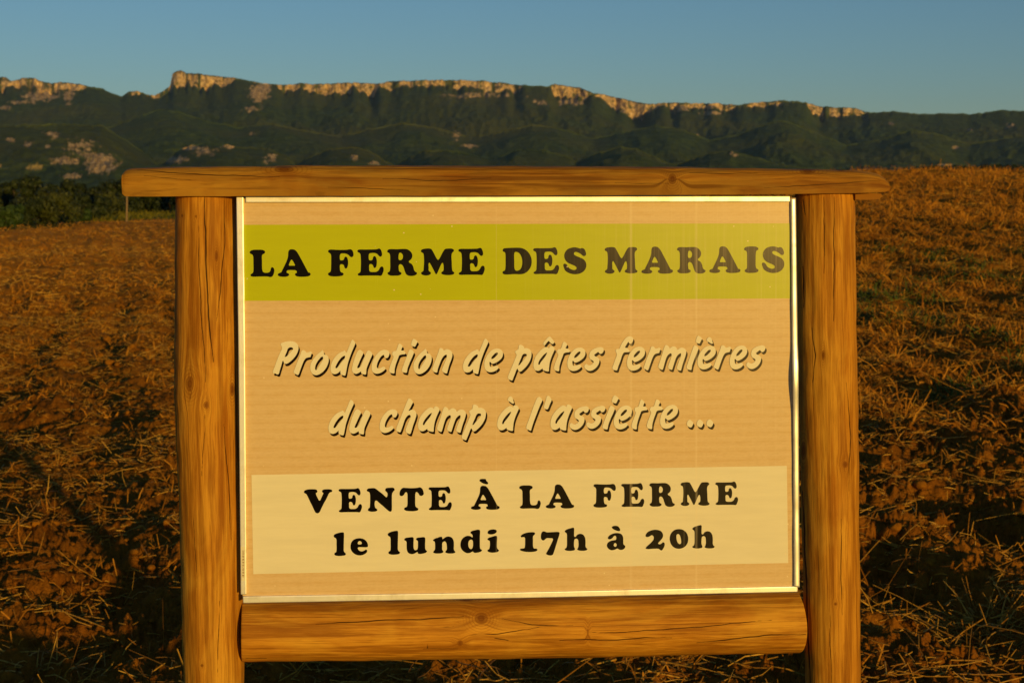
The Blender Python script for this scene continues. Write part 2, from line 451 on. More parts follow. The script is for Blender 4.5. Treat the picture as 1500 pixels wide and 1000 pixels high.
MAIN = [(-620,150),(-300,128),(-120,118),(-60,112),(0,112),(8,112),(16,119),(30,114),(45,112),(60,118),(75,121),(95,119),(110,122),(130,126),(150,130),(165,137),(178,141),(190,134),(200,133),(215,138),(226,140),(240,133),(249,126),(253,106),(258,103),(264,102),(272,105),(300,109),(330,112),(342,113),(365,118),(385,122),(410,124),(440,122),(470,123),(500,121),(530,121),(558,122),(570,118),(600,118),(640,117),(680,117),(720,119),(760,124),(800,127),(812,123),(850,128),(870,137),(890,139),(920,146),(950,152),(985,150),(1010,151),(1050,151),(1080,154),(1100,151),(1120,149),(1150,147),(1180,150),(1200,155),(1250,158),(1275,165),(1310,163),(1345,167),(1385,166),(1420,167),(1450,164),(1470,161),(1500,163),(1600,158),(1800,170),(2120,150)]
CLIFF = [(-620,6),(-100,14),(-10,16),(10,17),(16,6),(30,14),(46,16),(50,6),(62,16),(82,18),(92,13),(112,11),(128,2),(186,1),(190,5),(204,5),(208,1),(249,8),(254,24),(262,23),(272,22),(300,17),(335,10),(345,2),(405,1),(410,8),(425,10),(440,6),(455,9),(475,11),(490,12),(515,13),(518,4),(530,15),(548,15),(556,3),(565,13),(580,8),(610,7),(640,8),(680,10),(700,11),(760,10),(765,1),(805,1),(812,13),(858,14),(866,3),(882,5),(890,12),(915,18),(942,20),(950,8),(975,3),(985,14),(990,14),(995,2),(1010,5),(1036,9),(1040,3),(1060,8),(1074,7),(1080,1),(1095,4),(1120,7),(1140,6),(1150,2),(1182,2),(1190,12),(1206,14),(1216,15),(1225,14),(1240,10),(1262,8),(1272,1),(1600,1),(2120,3)]
mp = [(380,136,20,18,.22),(388,128,16,8,.25),(30,150,40,5,.5),(60,140,45,14,.42),(100,140,14,20,.45),(8,158,14,5,.35),(835,150,40,8,.45),(930,162,32,7,.3),(700,140,120,9,.62),(1000,158,18,8,.4),(1040,166,28,5,.42),(1035,155,34,8,.45),(1140,153,22,5,.5),(668,196,10,9,.52),(690,212,22,4,.52),(1305,180,9,8,.5),(1420,190,9,3,.45),(1400,214,9,4,.45),(1020,200,6,6,.5),(370,160,30,8,.62),(790,150,22,9,.55),(1480,184,16,8,.6)]
ridge('mountain_ridge', MAIN, CLIFF, 7600, 4700, .92, mp, nrow=120, seed=3)
SP = [(-620,230),(-200,214),(-60,204),(0,197),(60,191),(120,193),(160,186),(200,172),(232,160),(262,163),(300,176),(350,186),(400,181),(450,192),(500,199),(545,188),(590,180),(640,187),(690,200),(730,193),(780,182),(820,188),(870,203),(915,193),(960,184),(1000,190),(1040,205),(1085,196),(1125,180),(1150,176),(1190,192),(1240,212),(1290,205),(1335,190),(1370,195),(1420,211),(1470,203),(1520,196),(1700,205),(2120,220)]
ridge('mountain_spurs', SP, [(-620,1),(2120,1)], 6100, 4300, .85, [(110,208,16,5,.45),(668,200,10,9,.4),(690,214,22,4,.4),(1400,216,8,4,.4),(370,196,8,4,.5)], nrow=80, gul=.14, jag=1.0, seed=17)
FH = [(-620,200),(-300,178),(-60,188),(0,184),(60,182),(110,182),(150,184),(185,205),(215,226),(232,242),(245,236),(258,222),(277,213),(300,210),(333,212),(360,216),(392,217),(415,228),(432,240),(450,231),(480,219),(515,215),(540,220),(565,236),(580,243),(600,230),(622,221),(660,220),(690,226),(715,234),(735,228),(760,219),(800,221),(830,229),(845,237),(880,222),(910,214),(935,219),(965,232),(990,242),(1010,234),(1040,224),(1070,221),(1100,228),(1140,240),(1180,246),(1240,247),(1290,240),(1320,238),(1350,242),(1400,240),(1450,246),(1520,245),(1700,232),(2120,238)]
FP = [(118,216,50,24,.62),(148,240,31,19,.20),(128,226,22,8,.42),(95,236,30,8,.30),(106,258,20,6,.3),(75,196,20,4,.35),(80,200,10,6,.4),(15,205,12,4,.4),(42,212,14,5,.4),(70,215,6,4,.3),(300,222,46,13,.60),(256,234,26,7,.26),(282,217,22,5,.28),(335,215,24,6,.5),(395,232,26,16,.62),(520,231,10,6,.3),(548,240,12,4,.35),(1385,242,16,4,.2),(1075,226,10,6,.5),(-80,220,60,30,.4)]
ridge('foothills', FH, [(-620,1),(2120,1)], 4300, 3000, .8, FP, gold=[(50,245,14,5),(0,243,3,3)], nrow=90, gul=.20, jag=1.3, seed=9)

# ================================================================== THE SIGN
sign = empty('information_sign', (float(at(755, 500, -.045)[0]), float(at(755, 500, -.045)[1]), 0.0))
tag(sign, 'wooden post sign with a kraft-coloured printed panel, lime green title band and aluminium edging', 'sign')

def seg_dist(px, py, line):
    best = np.full(px.shape, 1e9)
    for (x0, y0), (x1, y1) in zip(line[:-1], line[1:]):
        dx, dy = x1 - x0, y1 - y0; L = dx * dx + dy * dy
        s = np.clip(((px - x0) * dx + (py - y0) * dy) / L, 0, 1)
        best = np.minimum(best, np.hypot(px - x0 - s * dx, py - y0 - s * dy))
    return best

def wood_attrs(PX, PY, U, Vv, knots, cracks, vert, front):
    kn = np.full(PX.shape, 9.0); gv = Vv.copy(); gu = U.copy()
    for (cx, cy, rx, ry) in knots:
        d = np.hypot((PX - cx) / rx, (PY - cy) / ry)
        kn = np.where(front, np.minimum(kn, d), kn)
        side = np.sign((PX - cx) if vert else (PY - cy))
        push = np.exp(-(d / 2.2) ** 2) * (rx if vert else ry) * PXM * 1.1
        gv = gv - side * push * front * np.minimum(1, d)
    ck = np.zeros(PX.shape)
    for ln, wd in cracks:
        j = 1.6 * noise(PX / 60, PY / 60, 77) + .5 * noise(PX / 14, PY / 14, 78)
        d = seg_dist(PX + (j if vert else 0), PY + (0 if vert else j), ln)
        ends = np.minimum(np.hypot(PX - ln[0][0], PY - ln[0][1]), np.hypot(PX - ln[-1][0], PY - ln[-1][1]))
        w = wd * .85 * np.clip(ends / 40, .5, 1)
        ck = np.maximum(ck, np.clip(1.35 - d / w, 0, 1) * front)
    return {'knot': ('FLOAT', np.minimum(kn, 9).ravel()), 'crack': ('FLOAT', ck.ravel()),
            'grain': ('FLOAT_VECTOR', np.stack([gu, gv, 0 * gu], -1).reshape(-1, 3))}, ck

def post(le, re, seed, knots, cracks, top_row=283.5):
    rows = np.concatenate([np.arange(top_row, 1010, 1.9), np.arange(1010, 1960, 12)])
    L = interp(le, rows); Rr = interp(re, rows)
    ext = np.maximum(rows - 1000, 0)
    L = L + ext * .006; Rr = Rr + ext * .006
    L = L + .7 * noise(rows / 45, rows * 0 + seed, seed); Rr = Rr + .7 * noise(rows / 38, rows * 0 + seed, seed + 4)
    th = np.concatenate([np.linspace(-R(100), R(100), 230), np.linspace(R(100), R(260), 40)[1:-1]])
    c = np.array([at((a + b) / 2, y, -.044) for a, b, y in zip(L, Rr, rows)])
    rad = (Rr - L) / 2 * c[:, 1] / F
    T, J = np.meshgrid(th, np.arange(len(rows)))
    rr = rad[:, None] + .0009 * fbm(T * 1.6, rows[:, None] / 90, 3, seed + 9)
    P = c[:, None, :] + rr[..., None] * (np.sin(T)[..., None] * TAN + np.cos(T)[..., None] * NRM)
    front = (np.abs(T) < R(100))
    PX = 750 + P[..., 0] / P[..., 1] * F; PY = HOR - (P[..., 2] - EYE) / P[..., 1] * F
    at_, ck = wood_attrs(PX, PY, P[..., 2] + seed * 3.1, T * .044 + seed, knots, cracks, True, front)
    P = P - (ck * .0006)[..., None] * (np.sin(T)[..., None] * TAN + np.cos(T)[..., None] * NRM)
    n = len(th); V = P.reshape(-1, 3)
    Vt = np.vstack([V, c[0]]); fc = grid_faces(len(rows), n, True)[:, ::-1]
    cap = np.array([[len(V), i, (i + 1) % n, (i + 1) % n] for i in range(n)])
    for k_, (ty, a) in list(at_.items()):
        z = np.zeros((1, 3)) if ty == 'FLOAT_VECTOR' else np.array([9.0 if k_ == 'knot' else 0.0])
        at_[k_] = (ty, np.concatenate([a, z]))
    o = mesh_np('post', Vt, fc, M_post, sign, attrs=at_)
    return o

post([(283,258),(290,258),(500,257),(590,256.5),(640,259),(750,264),(1000,270),(1960,292)],
     [(283,346),(290,346),(500,349),(600,350),(750,353),(1000,357.5),(1960,380)], 1,
     [(278,562,7,13),(302,593,5,7),(287,317,2.2,2.2),(267,316,2,3),(296,974,3,3),(340,570,4,12),(317,375,3,10)],
     [([(299,288),(301,350),(304,430),(308,500),(312,530)],1.5),([(291,330),(293,430),(297,500),(302,560)],.8),([(330,290),(330,360),(318,470)],.8),
      ([(328,620),(334,700),(338,790)],.8),([(300,600),(296,700)],.6),([(283,760),(289,860)],.6),([(322,880),(318,990)],.7),([(344,510),(350,700)],.8)])
post([(283,1165),(290,1165),(500,1168),(640,1172),(800,1176),(1000,1180.5),(1960,1202)],
     [(283,1250),(290,1251),(420,1253),(500,1254),(640,1256.5),(800,1258),(1000,1260),(1960,1276)], 2,
     [(1238,680,5,6),(1177,660,5,16),(1224,884,3,3),(1206,520,3,9)],
     [([(1206,288),(1208,340),(1207,400)],1.0),([(1221,288),(1222,400),(1220,470)],.9),([(1176,292),(1180,315)],1.6),([(1175,390),(1177,450)],1.6),
      ([(1189,480),(1194,520),(1190,560)],1.3),([(1240,560),(1246,640),(1243,720)],.8),([(1232,760),(1233,900)],.9),([(1176,720),(1181,860),(1186,1000)],1.7),([(1215,900),(1218,1000)],.7)])

def rail():
    xs = np.concatenate([[352.0, 352.8], np.arange(354.5, 1177, 1.9), [1178, 1179.5, 1181, 1182]])
    top = interp([(350,881),(357,880),(500,880),(620,877),(700,876),(900,872),(1000,870),(1165,866),(1182,866)], xs) + .5 * noise(xs / 60, xs * 0, 5)
    bot = interp([(350,968),(360,968.5),(500,966.5),(700,964),(900,961),(1000,958),(1100,956),(1182,955)], xs) + .5 * noise(xs / 55, xs * 0, 6)
    sh = np.interp(xs, [352, 352.8, 1181, 1182], [.985, 1, 1, .985])
    mid = (top + bot) / 2; half = (bot - top) / 2 * sh
    th = np.concatenate([np.linspace(-R(100), R(100), 230), np.linspace(R(100), R(260), 34)[1:-1]])
    c = np.array([at(x, y, 0.0) for x, y in zip(xs, mid)]) - .045 * NRM; c[:, 2] = [at(x, y, -.04)[2] for x, y in zip(xs, mid)]; rad = half * c[:, 1] / F
    T, J = np.meshgrid(th, np.arange(len(xs)))
    up = np.array([0, 0, 1.0])
    rr = rad[:, None] + .0008 * fbm(xs[:, None] / 70, T * 1.5, 3, 21)
    dirv = np.sin(T)[..., None] * up + np.cos(T)[..., None] * NRM
    P = c[:, None, :] + rr[..., None] * dirv
    # scribed right-hand end: the middle of the round runs further than its edges
    P = P + (np.clip((xs - 1150) / 30, 0, 1)[:, None] * (-.0028) * np.abs(np.sin(T)) ** 2.2)[..., None] * TAN
    P = P + (np.clip((372 - xs) / 18, 0, 1)[:, None] * (.003 * np.cos(T) - .002))[..., None] * TAN
    front = np.abs(T) < R(100)
    PX = 750 + P[..., 0] / P[..., 1] * F; PY = HOR - (P[..., 2] - EYE) / P[..., 1] * F
    at_, ck = wood_attrs(PX, PY, xs[:, None] * PXM + 5 + 0 * T, T * .045, [(705,905,11,10),(674,941,5,5),(683,878,12,3),(861,925,1.5,8)],
        [([(462,913),(540,909),(620,906),(680,902)],1.0),([(640,919),(665,918)],.7),([(735,906),(780,914),(840,915)],.9),([(690,930),(730,929),(790,917)],.9),([(820,937),(900,936),(985,933)],1.0),
         ([(860,926),(940,924),(1015,918),(1130,908)],.8),([(1020,940),(1060,938),(1130,929),(1180,929)],1.0),([(625,918),(626,950)],.9),([(620,951),(670,950)],.7),([(725,935),(745,938)],1.5),([(360,964),(390,963)],.9)], False, front)
    P = P - (ck * .0006)[..., None] * dirv
    V = P.reshape(-1, 3); n = len(th); N = len(V)
    fc = grid_faces(len(xs), n, True)
    V = np.vstack([V, c[0], c[-1]])
    capA = [[N, (i + 1) % n, i, i] for i in range(n)]; off = (len(xs) - 1) * n
    for k_, (ty, a) in list(at_.items()):
        z = np.repeat(a[-1:], 2, 0); at_[k_] = (ty, np.concatenate([a, z]))
    o = mesh_np('bottom_rail', V, fc, M_rail, sign, attrs=at_)
    endcap(o, V, list(range(n)), N, sign); 
    return o

def endcap(o, V, ring, ci, parent):
    """add the end faces of a log to its own mesh"""
    import bmesh
    bm = bmesh.new(); bm.from_mesh(o.data); bm.verts.ensure_lookup_table()
    loops = [e for e in bm.edges if e.is_boundary]
    seen = set()
    for e in loops:
        if e in seen: continue
        ring_v = []; cur = e; v = e.verts[0]; start = v
        while True:
            seen.add(cur); ring_v.append(v); v = cur.other_vert(v)
            if v == start: break
            nx = [q for q in v.link_edges if q.is_boundary and q not in seen]
            if not nx: break
            cur = nx[0]
        try: bm.faces.new(ring_v).smooth = False
        except ValueError: pass
    lone = [v for v in bm.verts if not v.link_faces]
    bmesh.ops.delete(bm, geom=lone, context='VERTS')
    bmesh.ops.recalc_face_normals(bm, faces=bm.faces)
    bm.to_mesh(o.data); bm.free()

def beam():
    xs = np.concatenate([[178.0, 178.3, 179.2], np.arange(181, 1270, 1.9), np.arange(1270, 1307, 1.2)])
    top = interp([(178,253),(179,250.5),(182,248),(190,246.5),(260,244.5),(400,243),(440,242),(700,243),(900,244),(1000,245),(1150,247),(1200,248),(1255,249),(1275,251),(1290,254),(1300,259),(1306,266)], xs) + .35 * noise(xs / 40, xs * 0, 15)
    bot = interp([(178,270),(179,284),(183,287.5),(190,288),(350,287.5),(650,287),(900,286.3),(1100,285),(1250,283),(1300,281),(1305,279),(1307,276)], xs) + .3 * noise(xs / 50, xs * 0, 16)
    bq = np.linspace(0, .985, 130); f0 = np.arcsin(bq ** (1 / .44)); ph = np.concatenate([f0, np.linspace(f0[-1], math.pi - f0[-1], 60)[1:], (math.pi - f0[::-1])[1::4], [math.pi]])
    W2 = .052
    w = W2 * np.interp(xs, [178, 182, 1265, 1306], [.97, 1, 1, .80])
    c = np.array([at(x, y, .010) for x, y in zip(xs, bot)]) - .050 * NRM
    # heights measured on the beam's crown line and front edge
    h = np.array([at(x, t_, -.02)[2] - at(x, b_, .0)[2] for x, t_, b_ in zip(xs, top, bot)])
    zb = np.array([at(x, b_, .010)[2] for x, b_ in zip(xs, bot)])
    PH, J = np.meshgrid(ph, np.arange(len(xs)))
    a = np.sign(np.cos(PH)) * np.abs(np.cos(PH)) ** .42; b = np.sin(PH) ** .44
    base = c.copy(); base[:, 2] = zb
    rough = .0007 * fbm(xs[:, None] / 60, PH * 3, 3, 33)
    P = base[:, None, :] + (a * (w[:, None] + rough))[..., None] * NRM + (b * (h[:, None] + rough))[..., None] * np.array([0, 0, 1.0])
    front = PH < 2.0
    PX = 750 + P[..., 0] / P[..., 1] * F; PY = HOR - (P[..., 2] - EYE) / P[..., 1] * F
    at_, ck = wood_attrs(PX, PY, xs[:, None] * PXM * 1.0 + 9 + 0 * PH, PH * .036, [(416,248,17,6),(1183,251,14,5),(1232,249,8,2.5),(985,262,7,9)],
        [([(200,250),(260,253),(330,257),(410,258)],.8),([(210,258),(280,263)],.6),([(560,262),(640,264),(720,262)],.7),([(900,268),(980,270)],.6),([(480,275),(600,279)],.6),
         ([(1120,275),(1200,270),(1290,265)],.6),([(1010,253),(1110,254)],.6)], False, front)
    at_['grain'] = (at_['grain'][0], at_['grain'][1])
    o = mesh_np('top_beam', P.reshape(-1, 3), grid_faces(len(xs), len(ph), True)[:, ::-1], M_beam, sign, attrs=at_)
    endcap(o, None, None, None, sign)
    return o
rail(); beam()
# splinter hanging under the beam's right end
def prism(name, pts, d0, d1, mat, parent, round_=0):
    n = len(pts)
    fr = [at(x, y, d0) for x, y in pts]
    off = (d1 - d0) * NRM
    bk = [p + off for p in fr]
    faces = [tuple(range(n)), tuple(range(2 * n - 1, n - 1, -1))] + [(i, i + n, (i + 1) % n + n, (i + 1) % n) for i in range(n)]
    o = mesh_py(name, [tuple(p) for p in fr + bk], faces, mat, parent)
    import bmesh
    bm = bmesh.new(); bm.from_mesh(o.data); bmesh.ops.recalc_face_normals(bm, faces=bm.faces)
    if round_: bmesh.ops.bevel(bm, geom=[e for e in bm.edges], offset=round_, segments=2, affect='EDGES', profile=.6)
    bm.to_mesh(o.data); bm.free()
    return o
spl = prism('splinter', [(1253,283.5),(1268,283),(1290,284),(1294,287.5),(1287,292),(1270,293),(1253,292.5)], -.012, -.040, M_beam, sign)
for an, ty, va in (('knot','FLOAT',9.0),('crack','FLOAT',0.22)):
    a_ = spl.data.attributes.new(an, ty, 'POINT'); a_.data.foreach_set('value', np.full(len(spl.data.vertices), va, np.float32))

panel = prism('panel', [(351,291),(1164,291),(1168.5,864),(355.5,878)], -.008, -.014, M_kraft, sign)
def strip(pts, d0=-.003, d1=-.017): return prism('frame_strip', pts, d0, d1, M_metal, sign, .0012)
strip([(359.5,288.6),(1157.5,287.4),(1157.5,295.8),(359.5,296.8)])
strip([(346,288.5),(356.3,288.5),(358.6,500),(361,870.5),(352.5,870.5),(349,500)])
def bent_strip():
    ys = np.concatenate([np.arange(290, 859, 3.0), [859.5]])
    xl = interp([(290,1158.2),(500,1160.2),(560,1161.5),(859.5,1163.2)], ys); xr = interp([(290,1165.8),(500,1168.4),(540,1170),(580,1169.6),(859.5,1171.4)], ys)
    bow = .0056 * np.exp(-((ys - 556) / 38.0) ** 2) + .0012 * noise(ys / 60, ys * 0, 3)      # knocked out of true a little above half height
    f = np.array([0, .10, .3, .5, .7, .90, 1.0]); bulge = np.array([-.0010, 0, .0003, .0004, .0003, 0, -.0010])
    V = []
    for y, a, b, w in zip(ys, xl, xr, bow):
        V.append(at(a, y, -.017))
        for q, g in zip(f, bulge): V.append(at(a + (b - a) * q, y, -.003 + w + g))
        V.append(at(b, y, -.017))
    o = mesh_np('frame_strip', np.array(V), grid_faces(len(ys), 9, True), M_trim, sign)
    endcap(o, None, None, None, sign)
bent_strip()
strip([(355.5,873.2),(760,867.2),(1168,858.6),(1168.5,866.6),(760,875.6),(356,883)])
stk = prism('sticker', [(352.6,800),(358.6,800),(359.6,850),(353.6,850)], -.0024, -.0028, M_cream, sign)

def sheet(name, loops, d, mat, parent):
    """flat printed shape: outer loop and holes in photo pixels"""
    V = []; Fc = []
    for lp in loops:
        polys = [[Vector((x, -y, 0)) for x, y in l] for l in lp]
        tri = tessellate_polygon(polys)
        base = len(V); dd = d + (len(Fc) % 2) * .00002
        for l in polys:
            for v in l: V.append(tuple(at(v.x, -v.y, dd)))
        for a, b, c in tri: Fc.append((base + a, base + b, base + c))
    o = mesh_py(name, V, Fc, mat, parent)
    import bmesh
    bm = bmesh.new(); bm.from_mesh(o.data)
    n = Vector(NRM)
    for f in bm.faces:
        f.normal_update()
        if f.normal.dot(n) < 0: f.normal_flip()
    bm.to_mesh(o.data); bm.free()
    return o
rowm = []
for i in range(17):
    y0 = 806 + i * 2.35; rowm.append([[(354.6 + .4 * (i % 3), y0), (357.6, y0), (357.8, y0 + .9 + .5 * (i % 2)), (354.8, y0 + .9 + .5 * (i % 2))]])
sheet('fine_print', rowm, -.0022, M_faint, stk)
sheet('green_band', [[[(357.2,329.3),(760,328),(1157.2,327.2),(1158.6,437),(760,439.5),(358.4,440.6)]]], -.0077, M_green, panel)
sheet('pale_band', [[[(368.4,695.2),(1152.6,681.8),(1154.6,824),(371,840.3)]]], -.0077, M_cream, panel)

# ---- lettering: outlines in units of enlarged crops (origin x, y, scale)
def spline(pts, sub=5):
    p = [np.array(q, float) for q in pts]; n = len(p); out = []
    for i in range(n):
        p0, p1, p2, p3 = p[i - 1], p[i], p[(i + 1) % n], p[(i + 2) % n]
        t0 = 0; t1 = t0 + max(np.linalg.norm(p1 - p0), 1e-3) ** .5; t2 = t1 + max(np.linalg.norm(p2 - p1), 1e-3) ** .5; t3 = t2 + max(np.linalg.norm(p3 - p2), 1e-3) ** .5
        for k in range(sub):
            t = t1 + (t2 - t1) * k / sub
            a1 = (t1 - t) / (t1 - t0) * p0 + (t - t0) / (t1 - t0) * p1; a2 = (t2 - t) / (t2 - t1) * p1 + (t - t1) / (t2 - t1) * p2; a3 = (t3 - t) / (t3 - t2) * p2 + (t - t2) / (t3 - t2) * p3
            b1 = (t2 - t) / (t2 - t0) * a1 + (t - t0) / (t2 - t0) * a2; b2 = (t3 - t) / (t3 - t1) * a2 + (t - t1) / (t3 - t1) * a3
            out.append(tuple((t2 - t) / (t2 - t1) * b1 + (t - t1) / (t2 - t1) * b2))
    return out

def G(ox, oy, s, *loops):
    res = []
    for l in loops:
        v = [float(q) for q in l.split()]
        res.append([(ox + v[i] / s, oy + v[i + 1] / s) for i in range(0, len(v), 2)])
    return res
c1=(360,350,15); c2=(475,350,15); c3=(565,350,10); c4=(730,350,10.714); c6=(1010,350,10.714); c7=(440,705,12.5); c8=(555,695,8.108)
b3=(480,770,12.5); b4=(590,765,10); b5=(755,765,12.5); b6=(880,760,8.333)
gL=G(*c1,"85 295 105 262 160 240 260 236 365 240 415 262 425 290 410 320 375 338 358 365 358 500 360 640 370 700 390 730 440 742 510 732 540 700 555 640 580 618 610 635 628 680 622 740 600 800 570 832 530 836 480 826 300 826 150 828 115 815 103 790 125 765 158 740 168 700 168 520 162 380 145 345 105 325")
gA=G(*c1,"935 290 950 250 985 228 1025 226 1070 235 1110 265 1150 320 1200 410 1260 520 1310 615 1350 690 1378 735 1405 740 1425 765 1415 798 1370 820 1290 830 1180 830 1110 815 1082 785 1090 758 1120 740 1120 710 1095 690 1030 684 960 684 915 692 898 715 905 742 940 760 955 785 935 812 890 828 820 832 740 820 705 795 712 765 745 745 780 730 800 690 850 590 900 480 925 400 932 340","1008 455 1040 490 1065 535 1082 575 1075 585 1015 585 955 585 948 572 965 520 990 470")
gF=G(*c2,"85 265 105 240 150 232 260 238 400 240 500 236 560 226 595 232 625 265 640 310 640 365 620 395 592 400 560 380 530 350 480 325 410 318 365 325 345 360 345 440 355 465 400 466 430 450 440 415 462 390 490 395 512 430 524 490 524 550 512 610 490 645 465 648 445 625 432 580 405 560 360 558 345 580 345 650 352 700 370 730 410 745 425 772 410 798 360 815 260 824 160 820 100 800 82 775 95 745 130 725 145 690 150 600 152 460 148 350 130 318 95 295")
gE=G(*c2,"728 265 745 240 780 232 900 232 1050 230 1150 225 1205 210 1235 225 1258 270 1270 320 1268 360 1245 388 1218 385 1190 360 1160 328 1110 310 1040 310 995 320 980 350 980 440 990 465 1035 468 1062 450 1072 405 1095 378 1125 385 1145 425 1156 490 1152 560 1138 615 1115 636 1090 630 1075 590 1050 558 1010 552 990 570 988 640 992 695 1015 720 1080 725 1150 718 1195 685 1225 630 1255 605 1285 610 1302 640 1305 690 1290 740 1265 795 1240 810 1190 805 1050 804 880 805 770 806 738 788 740 765 770 745 795 718 802 650 806 520 802 400 792 330 772 305 740 290")
gR=G(*c3,"22 180 40 155 75 148 160 150 250 146 310 150 355 175 385 215 390 255 375 295 340 328 345 345 380 365 405 410 418 460 435 480 455 492 458 510 430 532 380 542 330 535 300 515 280 470 262 415 240 380 210 370 192 390 192 440 200 475 228 492 230 512 200 532 130 538 65 535 32 515 28 495 55 475 65 440 66 330 62 230 48 205 28 195","192 225 205 203 230 207 250 235 252 270 238 300 208 310 192 300")
gM=G(*c3,"515 180 530 155 580 142 640 140 670 150 690 180 720 235 750 290 768 305 785 290 815 235 845 180 870 148 920 140 975 143 998 160 998 180 978 198 965 230 968 340 972 430 980 470 1002 488 1004 505 980 522 910 530 845 522 815 505 820 485 845 465 850 430 846 375 835 350 820 360 795 410 765 480 745 515 735 515 715 480 690 430 660 375 642 348 630 360 630 420 632 465 660 490 660 510 630 530 585 535 540 525 518 505 525 488 552 465 556 430 562 330 558 240 550 210 525 195")
gD=G(*c4,"68 175 85 150 130 143 260 137 350 140 420 165 480 220 515 290 524 350 515 420 480 485 430 530 370 552 250 552 120 558 80 550 65 525 75 508 103 490 112 450 114 330 112 240 104 212 75 195","250 230 262 206 290 204 330 225 362 280 376 350 370 420 345 475 310 495 275 495 256 470 250 350")
gS=G(*c4,"1035 250 1050 205 1090 160 1145 138 1200 130 1250 140 1285 150 1315 142 1350 160 1372 205 1376 245 1358 268 1330 265 1300 240 1250 212 1210 205 1188 218 1190 242 1220 265 1280 290 1335 318 1370 360 1382 410 1370 465 1330 515 1270 545 1200 554 1140 545 1090 525 1050 495 1030 450 1020 410 1030 390 1055 390 1080 410 1105 450 1150 478 1190 486 1222 475 1228 450 1205 425 1150 400 1095 375 1055 335 1038 295")
gI=G(*c6,"857 160 875 132 930 118 990 116 1045 122 1080 145 1078 168 1050 188 1042 220 1038 320 1040 430 1050 460 1080 482 1080 505 1050 525 980 533 905 530 868 508 872 485 900 462 905 430 905 320 903 220 892 190 865 175")
gV=G(*c7,"65 185 85 160 140 142 220 138 290 145 312 170 308 195 285 212 290 240 315 295 345 345 360 345 385 295 410 240 420 212 400 190 398 165 425 145 490 138 555 142 583 160 578 185 540 200 520 225 480 310 430 400 385 490 350 560 320 578 285 572 262 540 220 450 170 350 125 255 105 225 75 210")
gN=G(0,0,1,"537.2 717.8 539.2 715.2 543.2 714.6 547.6 714.4 550.4 715.4 555 718.8 560 722.6 566.4 727.8 567.6 725 567.3 721.5 564.3 717.8 565.5 714.7 571 713.9 576.6 714.1 578.2 717 576 719.7 574.5 722.7 574.1 732 574.1 744.3 573.5 748 571.7 749 568.6 747.4 561.2 740.9 555 735.7 552 733 550 733 549 735.4 549 740.2 550 743.4 552.8 745.8 552 747.8 547.2 749 541.6 748.6 539 747 539.6 744.6 541.4 743 542 738.6 542.2 729 542 723.4 541 720.6 538.4 719.4")
gT=G(*c8,"245 225 255 185 285 155 320 155 390 158 460 153 490 148 515 165 530 200 532 230 510 250 485 245 465 215 445 205 435 220 432 300 435 370 445 385 468 400 465 418 430 430 380 432 320 425 300 410 305 392 330 380 338 360 340 290 338 225 330 208 315 210 295 240 270 253 250 245")
gGr=G(*c8,"1195 70 1205 53 1240 48 1270 52 1275 68 1298 95 1290 112 1255 108 1220 92")
hl=G(*b3,"110 180 125 155 180 130 250 115 290 116 298 130 298 250 295 380 298 460 315 485 335 505 320 532 260 545 180 546 130 530 122 505 135 488 155 475 162 440 162 330 160 250 150 225 120 205")
he=G(*b3,"418 380 430 310 470 255 530 228 600 222 665 240 715 285 738 345 732 380 700 388 620 386 560 390 552 410 575 445 620 462 665 450 700 430 722 440 722 470 690 505 630 532 570 536 500 515 445 465 422 415","550 320 562 285 590 275 618 292 625 322 605 334 565 334")
hu=G(*b4,"22 245 40 225 90 216 145 212 158 222 158 300 160 370 172 398 190 402 210 395 220 370 222 300 220 270 195 245 205 225 260 215 315 212 328 225 328 310 330 380 340 402 355 415 345 435 300 452 240 458 222 448 215 430 195 440 150 460 105 456 75 435 60 395 56 330 55 285 45 268 28 260")
hn=G(*b4,"443 258 460 240 510 218 560 206 578 212 582 240 595 235 630 210 675 202 720 220 745 265 750 330 748 385 755 408 772 430 755 445 700 452 645 446 622 430 630 415 645 395 645 340 638 300 620 275 595 280 580 300 578 350 578 395 592 415 595 430 570 446 510 452 462 446 446 432 455 415 470 395 474 340 472 300 466 278 450 268")
hd=G(*b4,"845 320 858 260 895 215 950 192 995 200 1020 215 1025 195 1015 172 992 150 1000 130 1050 112 1110 102 1130 112 1130 200 1130 300 1132 365 1140 385 1160 400 1150 420 1100 438 1045 440 1030 425 1018 425 985 442 940 446 890 420 855 375","960 310 972 265 1000 248 1022 260 1030 310 1025 360 1008 385 985 382 966 355")
hid=G(*b4,"1243 145 1260 115 1300 100 1350 100 1378 118 1370 145 1330 168 1280 172 1250 162")
hi=G(*b4,"1240 242 1260 222 1310 205 1365 192 1380 200 1380 290 1380 360 1390 385 1410 405 1395 425 1340 438 1280 436 1245 420 1242 402 1265 385 1275 350 1277 300 1272 268 1250 255")
h1=G(*b5,"97 250 120 220 190 188 270 175 345 178 362 200 345 225 325 245 322 330 325 440 340 470 385 475 405 495 385 520 310 535 230 537 140 525 85 500 90 480 130 472 165 465 175 430 178 340 175 280 155 265 110 268")
h7=G(*b5,"468 230 480 185 505 160 540 162 575 175 680 172 785 170 808 182 805 220 780 300 740 430 705 540 685 585 650 600 595 592 562 572 570 550 610 480 660 380 688 315 682 290 640 285 570 286 545 305 520 324 490 320 470 290")
